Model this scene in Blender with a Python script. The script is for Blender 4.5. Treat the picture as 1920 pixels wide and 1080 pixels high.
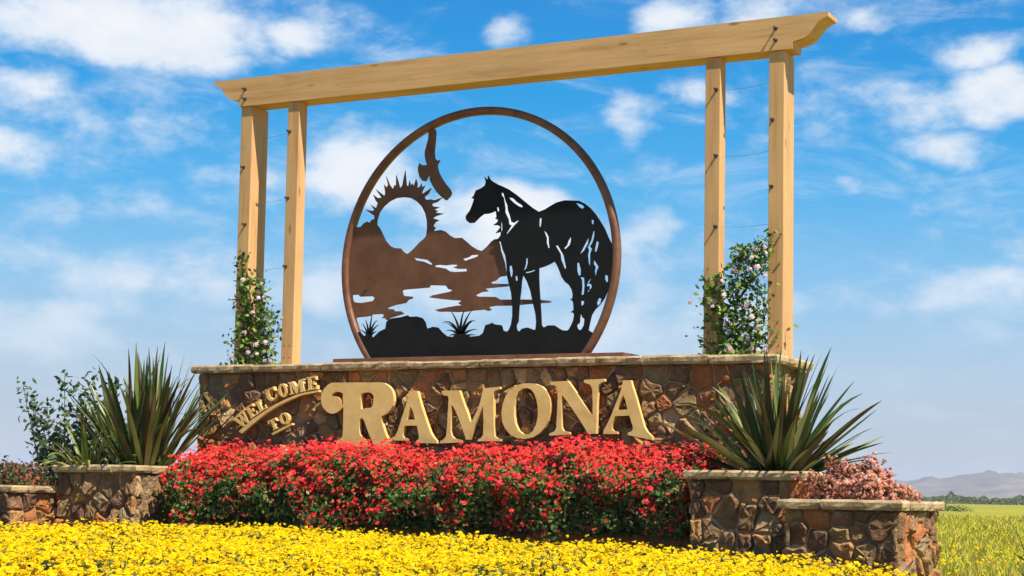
import bpy, bmesh, math, random, json
import numpy as np
from mathutils import Vector, Matrix, noise
from mathutils.geometry import delaunay_2d_cdt

for _o in list(bpy.data.objects):
    bpy.data.objects.remove(_o)
scene = bpy.context.scene
COL = scene.collection

# ------------------------------------------------------------------ camera
cam_data = bpy.data.cameras.new("camera")
cam = bpy.data.objects.new("camera", cam_data)
COL.objects.link(cam)
CR = Vector((0.88893037, 0.45769118, 0.01793276))
CU = Vector((0.02119383, -0.08020863, 0.99655276))
CF = Vector((-0.45755176, 0.88548595, 0.08100012))
CAM = Vector((11.81537, -15.18512, 1.05))
_m = Matrix((CR, CU, -CF)).transposed().to_4x4()
_m.translation = CAM
cam.matrix_world = _m
cam_data.sensor_width = 36.0
cam_data.lens = 3238.5 * 36.0 / 1920.0
cam_data.shift_y = (659.35 - 540.0) / 1920.0
cam_data.clip_start = 0.1
cam_data.clip_end = 20000.0
scene.camera = cam

# ------------------------------------------------------------------ world
SUN = Vector((0.67, -0.22, 1.0)).normalized()
ELEV = math.asin(SUN.z)
world = bpy.data.worlds.new("World")
scene.world = world
world.use_nodes = True
wn, wl = world.node_tree.nodes, world.node_tree.links
wn.clear()


def NM(op, a, b=None, c=None, clamp=False):
    n = wn.new("ShaderNodeMath")
    n.operation = op
    n.use_clamp = clamp
    for i, v in enumerate((a, b, c)):
        if v is None:
            continue
        if isinstance(v, (int, float)):
            n.inputs[i].default_value = v
        else:
            wl.new(v, n.inputs[i])
    return n.outputs[0]


tc = wn.new("ShaderNodeTexCoord")
sep = wn.new("ShaderNodeSeparateXYZ")
wl.new(tc.outputs["Generated"], sep.inputs[0])
elev = NM("MULTIPLY", NM("ARCSINE", sep.outputs[2]), 57.29578)
azim = NM("MULTIPLY", NM("ARCTAN2", sep.outputs[0], sep.outputs[1]), 57.29578)

SKY_STRENGTH = 0.1
sky = wn.new("ShaderNodeTexSky")
sky.sky_type = "NISHITA"
sky.sun_disc = False
sky.sun_elevation = ELEV
sky.sun_rotation = math.atan2(SUN.x, SUN.y)
sky.air_density = 1.0
sky.dust_density = 0.6
sky.ozone_density = 2.5


def mapr(v, a, b, c, d, smooth=True):
    n = wn.new("ShaderNodeMapRange")
    n.interpolation_type = "SMOOTHSTEP" if smooth else "LINEAR"
    n.clamp = True
    wl.new(v, n.inputs[0])
    for i, x in enumerate((a, b, c, d)):
        n.inputs[i + 1].default_value = x
    return n.outputs[0]


ramp = wn.new("ShaderNodeValToRGB")
cr = ramp.color_ramp
stops = [(0.0, (.43, .47, .57)), (1.5, (.45, .51, .61)), (4, (.42, .58, .73)), (7, (.22, .52, .82)), (10, (.06, .42, .82)),
         (13, (.0, .325, .76)), (16.5, (.0, .25, .67)), (30, (.0, .19, .52)), (90, (.01, .12, .40))]
EM = 90.0
SKYK = 0.645
while len(cr.elements) < len(stops):
    cr.elements.new(0.5)
for e, (d_, col) in zip(cr.elements, stops):
    e.position = (d_ / EM) ** 0.5
    e.color = (col[0] * SKYK, col[1] * SKYK, col[2] * SKYK, 1)
wl.new(NM("POWER", NM("DIVIDE", NM("MAXIMUM", elev, 0.0), EM), 0.5), ramp.inputs[0])
rs = wn.new("ShaderNodeVectorMath")
rs.operation = "SCALE"
rs.inputs[3].default_value = 1.0 / SKY_STRENGTH
wl.new(ramp.outputs[0], rs.inputs[0])
mixs = wn.new("ShaderNodeMix")
mixs.data_type = "RGBA"
mixs.inputs[0].default_value = 0.97
wl.new(sky.outputs[0], mixs.inputs[6])
wl.new(rs.outputs[0], mixs.inputs[7])

# clouds: patches in the sky by azimuth / elevation plus broken noise everywhere
CLOUDS = [(-40.5, 14.8, 5.9, 1.5, .66), (-35.03, 14.5, 1.5, .9, .60), (-42.2, 12.2, 3.6, 1.3, .48), (-38.9, 11.6, 2.0, 1.0, .48),
          (-44.1, 10.4, 1.9, 1.0, .45), (-40.7, 8.9, 2.5, .75, .34), (-32.6, 10.3, 2.1, 1.15, .80), (-35.9, 9.7, 1.7, .8, .45),
          (-27.9, 9.1, 2.6, 1.1, .75), (-22.9, 8.0, 1.6, 1.4, .42), (-23.5, 12.5, 1.2, .6, .45), (-22.1, 15.8, 1.6, .8, .48),
          (-19.3, 16.0, 1.8, .7, .46), (-12.4, 12.8, 3.6, .95, .66), (-12.9, 11.3, 2.3, 1.0, .48), (-12.0, 14.3, 1.9, .85, .48),
          (-16.6, 10.1, 1.0, .35, .40), (-27.7, 15.0, .9, .55, .42), (-41.9, 5.2, 2.8, 1.0, .34), (-38.1, 6.3, 1.7, .7, .32),
          (-12.7, 7.1, 2.6, .8, .28), (-33.5, 6.8, 1.6, 1.2, .34), (-15.3, 15.8, 1.3, .6, .44), (-21.5, 13.1, .9, .5, .38),
          (-29.5, 7.0, 5.5, 1.9, .36), (-36.5, 13.6, 3.0, .7, .36), (-40.5, 7.0, 4.0, 1.2, .30), (-11.5, 9.0, 3.0, 1.0, .28), (-18.5, 6.5, 3.5, .9, .26), (-25.5, 5.5, 5.0, 1.4, .30), (-15.0, 13.0, 1.6, .5, .40)]
wv = wn.new("ShaderNodeCombineXYZ")
wl.new(NM("MULTIPLY", azim, 0.10), wv.inputs[0])
wl.new(NM("MULTIPLY", elev, 0.17), wv.inputs[1])


def wnoise(scale, detail, rough, off):
    m = wn.new("ShaderNodeVectorMath")
    m.operation = "ADD"
    m.inputs[1].default_value = (off, off * .7, off * 1.3)
    wl.new(wv.outputs[0], m.inputs[0])
    n = wn.new("ShaderNodeTexNoise")
    n.inputs["Scale"].default_value = scale
    n.inputs["Detail"].default_value = detail
    n.inputs["Roughness"].default_value = rough
    wl.new(m.outputs[0], n.inputs["Vector"])
    return n.outputs[0]


n1 = wnoise(3.2, 7, .60, 3.1)
n2 = wnoise(1.1, 2, .55, 17.7)
wx = NM("MULTIPLY", NM("SUBTRACT", wnoise(2.2, 2, .55, 9.3), .5), 3.2)
wy = NM("MULTIPLY", NM("SUBTRACT", wnoise(2.4, 2, .55, 29.3), .5), 2.4)
azel = wn.new("ShaderNodeCombineXYZ")
wl.new(NM("ADD", azim, wx), azel.inputs[0])
wl.new(NM("ADD", elev, wy), azel.inputs[1])
acc = None
for (a0, e0, ra, re, amp) in CLOUDS:
    ma = wn.new("ShaderNodeVectorMath")
    ma.operation = "MULTIPLY_ADD"
    ma.inputs[1].default_value = (1 / ra, 1 / re, 0)
    ma.inputs[2].default_value = (-a0 / ra, -e0 / re, 0)
    wl.new(azel.outputs[0], ma.inputs[0])
    dt = wn.new("ShaderNodeVectorMath")
    dt.operation = "DOT_PRODUCT"
    wl.new(ma.outputs[0], dt.inputs[0])
    wl.new(ma.outputs[0], dt.inputs[1])
    g = NM("MULTIPLY_ADD", dt.outputs["Value"], -0.8, math.log(amp))
    acc = g if acc is None else NM("MAXIMUM", acc, g)
acc = NM("EXPONENT", acc)
field = NM("ADD", NM("ADD", acc, NM("MULTIPLY", NM("SUBTRACT", n1, .5), 1.15)),
           NM("MULTIPLY", NM("SUBTRACT", n2, .5), .55))
alpha = mapr(NM("ADD", field, mapr(elev, 3.0, 11.0, .19, -.02)), .12, .56, 0.0, .95)
alpha = NM("MULTIPLY", alpha, mapr(elev, 0.5, 8.0, .35, 1.0))
# thin stretched veils between the heaps
wv2 = wn.new("ShaderNodeCombineXYZ")
wl.new(NM("ADD", NM("MULTIPLY", azim, 0.085), NM("MULTIPLY", elev, .05)), wv2.inputs[0])
wl.new(NM("MULTIPLY", elev, 0.26), wv2.inputs[1])
nv = wn.new("ShaderNodeTexNoise")
nv.inputs["Scale"].default_value = 2.3
nv.inputs["Detail"].default_value = 7
nv.inputs["Roughness"].default_value = .66
nv.inputs["Distortion"].default_value = .6
wl.new(wv2.outputs[0], nv.inputs["Vector"])
veil = mapr(nv.outputs[0], .46, .80, 0.0, .62)
alpha = NM("MAXIMUM", alpha, NM("MULTIPLY", veil, mapr(elev, 1.0, 6.0, .4, 1.0)))
ccol = wn.new("ShaderNodeMix")
ccol.data_type = "RGBA"
ccol.inputs[6].default_value = (.43 / SKY_STRENGTH, .50 / SKY_STRENGTH, .58 / SKY_STRENGTH, 1)
ccol.inputs[7].default_value = (.595 / SKY_STRENGTH, .60 / SKY_STRENGTH, .615 / SKY_STRENGTH, 1)
wl.new(mapr(field, .25, .85, 0, 1), ccol.inputs[0])
fin = wn.new("ShaderNodeMix")
fin.data_type = "RGBA"
wl.new(alpha, fin.inputs[0])
wl.new(mixs.outputs[2], fin.inputs[6])
wl.new(ccol.outputs[2], fin.inputs[7])
bg = wn.new("ShaderNodeBackground")
bg.inputs["Strength"].default_value = SKY_STRENGTH
wl.new(fin.outputs[2], bg.inputs["Color"])
wo = wn.new("ShaderNodeOutputWorld")
wl.new(bg.outputs[0], wo.inputs["Surface"])

# ------------------------------------------------------------------ sun
sd = bpy.data.lights.new("sun", "SUN")
sd.energy = 5.0
sd.angle = math.radians(0.5)
sd.color = (1.0, 0.93, 0.82)
sun = bpy.data.objects.new("sun", sd)
COL.objects.link(sun)
sun.rotation_euler = SUN.to_track_quat("Z", "Y").to_euler()
sun.location = (20, -10, 30)

scene.view_settings.view_transform = "Standard"
scene.view_settings.look = "None"
scene.view_settings.exposure = 0.70
scene.view_settings.gamma = 1.0
scene.view_settings.use_curve_mapping = False
world.cycles.sampling_method = "MANUAL"
world.cycles.sample_map_resolution = 512
scene.cycles.max_bounces = 6
scene.cycles.transparent_max_bounces = 4
scene.cycles.volume_bounces = 1

# ------------------------------------------------------------------ helpers
ORG = {}


def tag(o, label=None, cat=None, group=None, kind=None):
    if label:
        o["label"] = label
    if cat:
        o["category"] = cat
    if group:
        o["group"] = group
    if kind:
        o["kind"] = kind
    return o


def thing(name, loc, label, cat, group=None):
    o = bpy.data.objects.new(name, None)
    o.empty_display_size = 0.2
    COL.objects.link(o)
    o.location = loc
    ORG[o.name] = Vector(loc)
    return tag(o, label, cat, group)


def origin(o):
    return ORG.get(o.name, Vector((0, 0, 0))) if o is not None else Vector((0, 0, 0))


def mesh(name, verts, faces, smooth=False):
    me = bpy.data.meshes.new(name)
    me.from_pydata([tuple(v) for v in verts], [], faces)
    me.update()
    if smooth:
        me.polygons.foreach_set("use_smooth", [True] * len(me.polygons))
    return me


def npmesh(name, V, F, smooth=False):
    """V (n,3) float, F (m,k) int with constant k"""
    me = bpy.data.meshes.new(name)
    V = np.ascontiguousarray(V, dtype=np.float32)
    F = np.ascontiguousarray(F, dtype=np.int32)
    m, k = F.shape
    me.vertices.add(len(V))
    me.vertices.foreach_set("co", V.ravel())
    me.loops.add(m * k)
    me.loops.foreach_set("vertex_index", F.ravel())
    me.polygons.add(m)
    me.polygons.foreach_set("loop_start", np.arange(0, m * k, k, dtype=np.int32))
    me.polygons.foreach_set("loop_total", np.full(m, k, dtype=np.int32))
    if smooth:
        me.polygons.foreach_set("use_smooth", np.ones(m, dtype=bool))
    me.update(calc_edges=True)
    me.validate()
    return me


def link(name, me, mat, parent=None, loc=None, rot=None, scale=None):
    o = bpy.data.objects.new(name, me)
    COL.objects.link(o)
    if mat is not None and not me.materials:
        me.materials.append(mat)
    if parent is not None:
        o.parent = parent
        ORG[o.name] = origin(parent) + (Vector(loc) if loc is not None else Vector((0, 0, 0)))
    if loc is not None:
        o.location = loc
    if rot is not None:
        o.rotation_euler = rot
    if scale is not None:
        o.scale = scale
    return o


def part(name, verts, faces, mat, parent=None, smooth=False):
    """verts in world space"""
    og = origin(parent)
    return link(name, mesh(name, [Vector(v) - og for v in verts], faces, smooth), mat, parent)


def nppart(name, V, F, mat, parent=None, smooth=False):
    og = np.array(origin(parent))
    return link(name, npmesh(name, np.asarray(V) - og, F, smooth), mat, parent)


def boxv(x0, x1, y0, y1, z0, z1):
    v = [(x, y, z) for z in (z0, z1) for y in (y0, y1) for x in (x0, x1)]
    f = [(0, 2, 3, 1), (4, 5, 7, 6), (0, 1, 5, 4), (2, 6, 7, 3), (0, 4, 6, 2), (1, 3, 7, 5)]
    return v, f


def bev_box(name, x0, x1, y0, y1, z0, z1, mat, parent, w=0.006):
    bm = bmesh.new()
    og = origin(parent)
    v, f = boxv(x0, x1, y0, y1, z0, z1)
    bv = [bm.verts.new(Vector(p) - og) for p in v]
    for q in f:
        bm.faces.new([bv[i] for i in q])
    bmesh.ops.bevel(bm, geom=bm.edges[:], offset=w, segments=2, affect="EDGES", profile=0.6)
    me = bpy.data.meshes.new(name)
    bm.to_mesh(me)
    bm.free()
    return link(name, me, mat, parent)


def inside(p, poly):
    x, y = p
    c = False
    j = len(poly) - 1
    for i in range(len(poly)):
        xi, yi = poly[i]
        xj, yj = poly[j]
        if (yi > y) != (yj > y) and x < (xj - xi) * (y - yi) / (yj - yi) + xi:
            c = not c
        j = i
    return c


def plate(loops, y0, y1):
    """solid plate in the xz plane from an outline and its holes (metres)"""
    pts, edges = [], []
    for lp in loops:
        s = len(pts)
        pts += [Vector((x, z)) for x, z in lp]
        edges += [(s + i, s + (i + 1) % len(lp)) for i in range(len(lp))]
    vo, eo, fo, *_ = delaunay_2d_cdt(pts, edges, [], 0, 1e-5)
    keep = []
    for f in fo:
        c = sum((vo[i] for i in f), Vector((0, 0))) / len(f)
        if inside(c, loops[0]) and not any(inside(c, h) for h in loops[1:]):
            keep.append(tuple(f))
    n = len(vo)
    verts = [(v.x, y0, v.y) for v in vo] + [(v.x, y1, v.y) for v in vo]
    faces = []
    cnt = {}
    for f in keep:
        a = sum(vo[f[i]].x * vo[f[(i + 1) % 3]].y - vo[f[(i + 1) % 3]].x * vo[f[i]].y for i in range(3))
        if a < 0:
            f = f[::-1]
        faces.append(f)
        faces.append(tuple(n + i for i in f[::-1]))
        for i in range(len(f)):
            e = (f[i], f[(i + 1) % len(f)])
            cnt[e] = cnt.get(e, 0) + 1
    for (a, b) in list(cnt):
        if (b, a) not in cnt:
            faces.append((b, a, n + a, n + b))
    used = sorted({i for f in faces for i in f})
    mp = {u: i for i, u in enumerate(used)}
    return [verts[u] for u in used], [tuple(mp[i] for i in f) for f in faces]


def tube(pts, radii, sides=8, cap=True):
    V, F = [], []
    n = len(pts)
    for i, p in enumerate(pts):
        p = Vector(p)
        t = (Vector(pts[min(i + 1, n - 1)]) - Vector(pts[max(i - 1, 0)])).normalized()
        a = t.cross(Vector((0, 0, 1)))
        if a.length < .05:
            a = t.cross(Vector((1, 0, 0)))
        a.normalize()
        b = t.cross(a)
        r = radii[i] if isinstance(radii, (list, tuple)) else radii
        for k in range(sides):
            th = 2 * math.pi * k / sides
            V.append(p + (a * math.cos(th) + b * math.sin(th)) * r)
    for i in range(n - 1):
        for k in range(sides):
            k2 = (k + 1) % sides
            F.append((i * sides + k, i * sides + k2, (i + 1) * sides + k2, (i + 1) * sides + k))
    if cap:
        F.append(tuple(range(sides)))
        F.append(tuple((n - 1) * sides + k for k in reversed(range(sides))))
    return V, F


# ------------------------------------------------------------------ materials
def nodes_of(name):
    m = bpy.data.materials.new(name)
    m.use_nodes = True
    nt = m.node_tree
    return m, nt, nt.nodes["Principled BSDF"]


def ramp_node(nt, src, cols, interp="LINEAR"):
    r = nt.nodes.new("ShaderNodeValToRGB")
    r.color_ramp.interpolation = interp
    while len(r.color_ramp.elements) < len(cols):
        r.color_ramp.elements.new(.5)
    for e, (p, c) in zip(r.color_ramp.elements, cols):
        e.position = p
        e.color = (*c, 1)
    nt.links.new(src, r.inputs[0])
    return r.outputs[0]


def tex_noise(nt, scale, detail=5, rough=.55, coord="Object", stretch=None):
    t = nt.nodes.new("ShaderNodeTexCoord")
    v = t.outputs["Object"]
    if coord == "World":
        v = nt.nodes.new("ShaderNodeNewGeometry").outputs["Position"]
    if stretch:
        mp = nt.nodes.new("ShaderNodeMapping")
        mp.inputs["Scale"].default_value = stretch
        nt.links.new(v, mp.inputs[0])
        v = mp.outputs[0]
    n = nt.nodes.new("ShaderNodeTexNoise")
    n.inputs["Scale"].default_value = scale
    n.inputs["Detail"].default_value = detail
    n.inputs["Roughness"].default_value = rough
    nt.links.new(v, n.inputs["Vector"])
    return n.outputs[0]


def mixc(nt, fac, a, b, mode="MIX"):
    n = nt.nodes.new("ShaderNodeMix")
    n.data_type = "RGBA"
    n.blend_type = mode
    for i, v in ((0, fac), (6, a), (7, b)):
        if isinstance(v, (int, float)):
            n.inputs[i].default_value = v
        elif isinstance(v, tuple):
            n.inputs[i].default_value = (*v, 1)
        else:
            nt.links.new(v, n.inputs[i])
    return n.outputs[2]


def bump(nt, bs, src, strength, dist):
    b = nt.nodes.new("ShaderNodeBump")
    b.inputs["Strength"].default_value = strength
    b.inputs["Distance"].default_value = dist
    nt.links.new(src, b.inputs["Height"])
    nt.links.new(b.outputs[0], bs.inputs["Normal"])


def simple(name, c1, c2, scale=8, rough=.7, bumpd=0.0, metallic=0.0, stretch=None, spec=.4, lo=.35, hi=.65):
    m, nt, bs = nodes_of(name)
    nz = tex_noise(nt, scale, 6, .6, "World", stretch)
    nt.links.new(ramp_node(nt, nz, [(lo, c1), (hi, c2)]), bs.inputs["Base Color"])
    bs.inputs["Roughness"].default_value = rough
    bs.inputs["Metallic"].default_value = metallic
    bs.inputs["Specular IOR Level"].default_value = spec
    if bumpd:
        bump(nt, bs, tex_noise(nt, scale * 3, 5, .6, "World", stretch), .8, bumpd)
    return m


def stone_mat():
    m, nt, bs = nodes_of("stone")
    oi = nt.nodes.new("ShaderNodeObjectInfo")
    base = ramp_node(nt, oi.outputs["Random"], [
        (0.0, (0.217, 0.114, 0.054)), (.13, (0.376, 0.217, 0.097)), (.24, (0.456, 0.171, 0.059)), (.34, (0.331, 0.217, 0.097)), (.45, (0.570, 0.382, 0.188)),
        (.55, (0.251, 0.137, 0.080)), (.66, (0.502, 0.262, 0.097)), (.76, (0.353, 0.245, 0.131)), (.86, (0.547, 0.211, 0.080)), (.95, (0.296, 0.171, 0.080))], "CONSTANT")
    n = tex_noise(nt, 6, 7, .65, "World")
    c = mixc(nt, .65, base, ramp_node(nt, n, [(.32, (.45, .39, .34)), (.5, (.85, .82, .78)), (.68, (1.35, 1.22, 1.0))]), "MULTIPLY")
    n2 = tex_noise(nt, 22, 5, .6, "World")
    c = mixc(nt, ramp_node(nt, n2, [(.58, (0, 0, 0)), (.72, (.6, .6, .6))]), c, (.42, .31, .19))
    nt.links.new(c, bs.inputs["Base Color"])
    bs.inputs["Roughness"].default_value = .85
    bs.inputs["Specular IOR Level"].default_value = .25
    bump(nt, bs, tex_noise(nt, 13, 9, .68, "World"), 1.0, .05)
    return m


def wood_mat(name, stretch):
    m, nt, bs = nodes_of(name)
    g = tex_noise(nt, 1.0, 7, .62, "World", stretch)
    big = tex_noise(nt, .9, 3, .5, "World")
    c = ramp_node(nt, g, [(.28, (.48, .25, .095)), (.45, (.62, .35, .145)), (.6, (.67, .40, .175)), (.75, (.54, .30, .12))])
    c = mixc(nt, .5, c, ramp_node(nt, big, [(.35, (.84, .80, .74)), (.65, (1.08, 1.04, 1.0))]), "MULTIPLY")
    # knots and weather stains
    ps = nt.nodes.new("ShaderNodeNewGeometry").outputs["Position"]
    mp = nt.nodes.new("ShaderNodeMapping")
    mp.inputs["Scale"].default_value = tuple(2.0 if q < 2 else 7.0 for q in stretch)
    nt.links.new(ps, mp.inputs[0])
    vo = nt.nodes.new("ShaderNodeTexVoronoi")
    vo.inputs["Scale"].default_value = 1.0
    nt.links.new(mp.outputs[0], vo.inputs["Vector"])
    c = mixc(nt, ramp_node(nt, vo.outputs["Distance"], [(.05, (.75, .75, .75)), (.15, (0, 0, 0))]), c, (.20, .095, .04))
    st = tex_noise(nt, 2.2, 6, .7, "World", tuple(.6 if q < 2 else 2.4 for q in stretch))
    c = mixc(nt, ramp_node(nt, st, [(.56, (0, 0, 0)), (.74, (.5, .5, .5))]), c, (.30, .20, .12))
    nt.links.new(c, bs.inputs["Base Color"])
    bs.inputs["Roughness"].default_value = .62
    bs.inputs["Specular IOR Level"].default_value = .3
    bump(nt, bs, g, .5, .006)
    return m


def leaf_mat(name, cols, rough=.5, island=True, trans=.25, noise_scale=None, spec=.3):
    m, nt, bs = nodes_of(name)
    if island:
        src = nt.nodes.new("ShaderNodeNewGeometry").outputs["Random Per Island"]
    else:
        src = nt.nodes.new("ShaderNodeObjectInfo").outputs["Random"]
    n = len(cols)
    c = ramp_node(nt, src, [(i / n, q) for i, q in enumerate(cols)], "CONSTANT")
    if noise_scale:
        c = mixc(nt, .6, c, ramp_node(nt, tex_noise(nt, noise_scale, 3, .5, "World"), [(.35, (.7, .7, .65)), (.65, (1.2, 1.2, 1.1))]), "MULTIPLY")
    nt.links.new(c, bs.inputs["Base Color"])
    bs.inputs["Roughness"].default_value = rough
    bs.inputs["Specular IOR Level"].default_value = spec
    if trans:
        tr = nt.nodes.new("ShaderNodeBsdfTranslucent")
        nt.links.new(c, tr.inputs["Color"])
        mx = nt.nodes.new("ShaderNodeMixShader")
        mx.inputs[0].default_value = trans
        nt.links.new(bs.outputs[0], mx.inputs[1])
        nt.links.new(tr.outputs[0], mx.inputs[2])
        nt.links.new(mx.outputs[0], nt.nodes["Material Output"].inputs["Surface"])
    return m


M = {}
M["stone"] = stone_mat()
M["mortar"] = simple("mortar", (.30, .205, .115), (.48, .345, .205), 9, .9, .01)
M["cap"] = simple("cap_stone", (.25, .155, .07), (.52, .38, .20), 5, .8, .02, lo=.30, hi=.62)
M["wood_x"] = wood_mat("wood_along_beam", (.9, 14, 14))
M["wood_z"] = wood_mat("wood_along_post", (14, 14, .9))
M["bolt"] = simple("bolt_metal", (.10, .08, .06), (.18, .13, .09), 30, .5, 0, .8)
M["wire"] = simple("wire_metal", (.25, .25, .26), (.35, .35, .36), 30, .4, 0, .9)
M["ring"] = simple("ring_steel", (.155, .066, .036), (.25, .112, .06), 7, .5, .003, .25)
M["rust"] = simple("rust_steel", (.125, .052, .022), (.20, .085, .04), 4, .6, .003, .15)
M["black"] = simple("black_steel", (.006, .006, .006), (.012, .011, .010), 5, .62, .001, .0, None, .18)
M["gold"] = simple("gold_paint", (.80, .49, .155), (.93, .61, .215), 4, .5, .004, .1)
M["soil"] = simple("soil", (.045, .028, .016), (.085, .055, .032), 12, .95, .03)
M["bark"] = simple("bark", (.07, .045, .03), (.14, .095, .06), 20, .9, .01)
M["flax"] = leaf_mat("flax_leaf", [(.040, .080, .018), (.075, .12, .022), (.15, .19, .035), (.035, .05, .017), (.07, .06, .025), (.20, .22, .06), (.045, .075, .02), (.035, .062, .018), (.13, .08, .035), (.32, .29, .11)], .36, False, .15, 4)
M["lily"] = leaf_mat("arching_leaf", [(.22, .25, .04), (.13, .17, .03), (.30, .28, .06), (.09, .13, .03)], .45, False, .25)
M["vine_leaf"] = leaf_mat("vine_leaf", [(.06, .125, .02), (.13, .22, .03), (.25, .33, .05), (.04, .08, .022), (.18, .26, .04)], .45)
M["vine_flower"] = leaf_mat("vine_flower", [(.76, .50, .53), (.78, .66, .62), (.76, .58, .62), (.70, .40, .46), (.76, .48, .53)], .6, False, .3)
M["shrub_leaf"] = leaf_mat("shrub_leaf", [(.045, .085, .03), (.075, .125, .045), (.12, .17, .06), (.03, .06, .025)], .5)
M["hedge_leaf"] = leaf_mat("hedge_leaf", [(.04, .10, .02), (.075, .15, .028), (.13, .19, .035), (.03, .07, .018), (.20, .23, .05)], .5)
M["red"] = leaf_mat("red_petal", [(.78, .018, .012), (.85, .035, .022), (.66, .012, .014), (.88, .075, .045), (.80, .022, .060), (.86, .04, .03), (.80, .11, .06)], .6, True, .25)
M["red_o"] = leaf_mat("red_blossom_petal", [(.68, .018, .014), (.76, .035, .025), (.70, .022, .055), (.80, .06, .04)], .6, False, .25)
M["yellow"] = leaf_mat("yellow_petal", [(.70, .48, .002), (.74, .54, .002), (.68, .42, .002), (.76, .58, .004), (.64, .31, .003), (.74, .52, .002), (.72, .46, .002), (.70, .50, .03), (.74, .55, .002)], .8, True, .2, None, .05)
M["yellow_o"] = leaf_mat("yellow_bloom", [(.70, .44, .002), (.74, .50, .002), (.68, .37, .002), (.76, .54, .004)], .8, False, .2, None, .05)
M["bed_leaf"] = leaf_mat("bed_leaf", [(.07, .115, .022), (.12, .165, .035), (.20, .21, .05), (.06, .085, .025)], .6)
M["pink"] = leaf_mat("pink_petal", [(.66, .26, .16), (.74, .38, .28), (.60, .20, .11), (.76, .46, .36), (.52, .15, .07), (.42, .18, .08)], .6, True, .3)
M["dull_red"] = leaf_mat("dull_red_leaf", [(.16, .05, .025), (.10, .08, .025), (.07, .10, .025), (.22, .06, .04), (.11, .11, .03), (.06, .09, .02)], .6, True, .2)
M["grass"] = leaf_mat("field_grass", [(.48, .44, .035), (.42, .41, .035), (.54, .46, .04), (.30, .33, .035), (.46, .36, .10)], .8, True, .3)
M["far_leaf"] = leaf_mat("far_tree_leaf", [(.06, .085, .03), (.08, .11, .035), (.10, .13, .045), (.05, .07, .03)], .8, True, 0)

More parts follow.
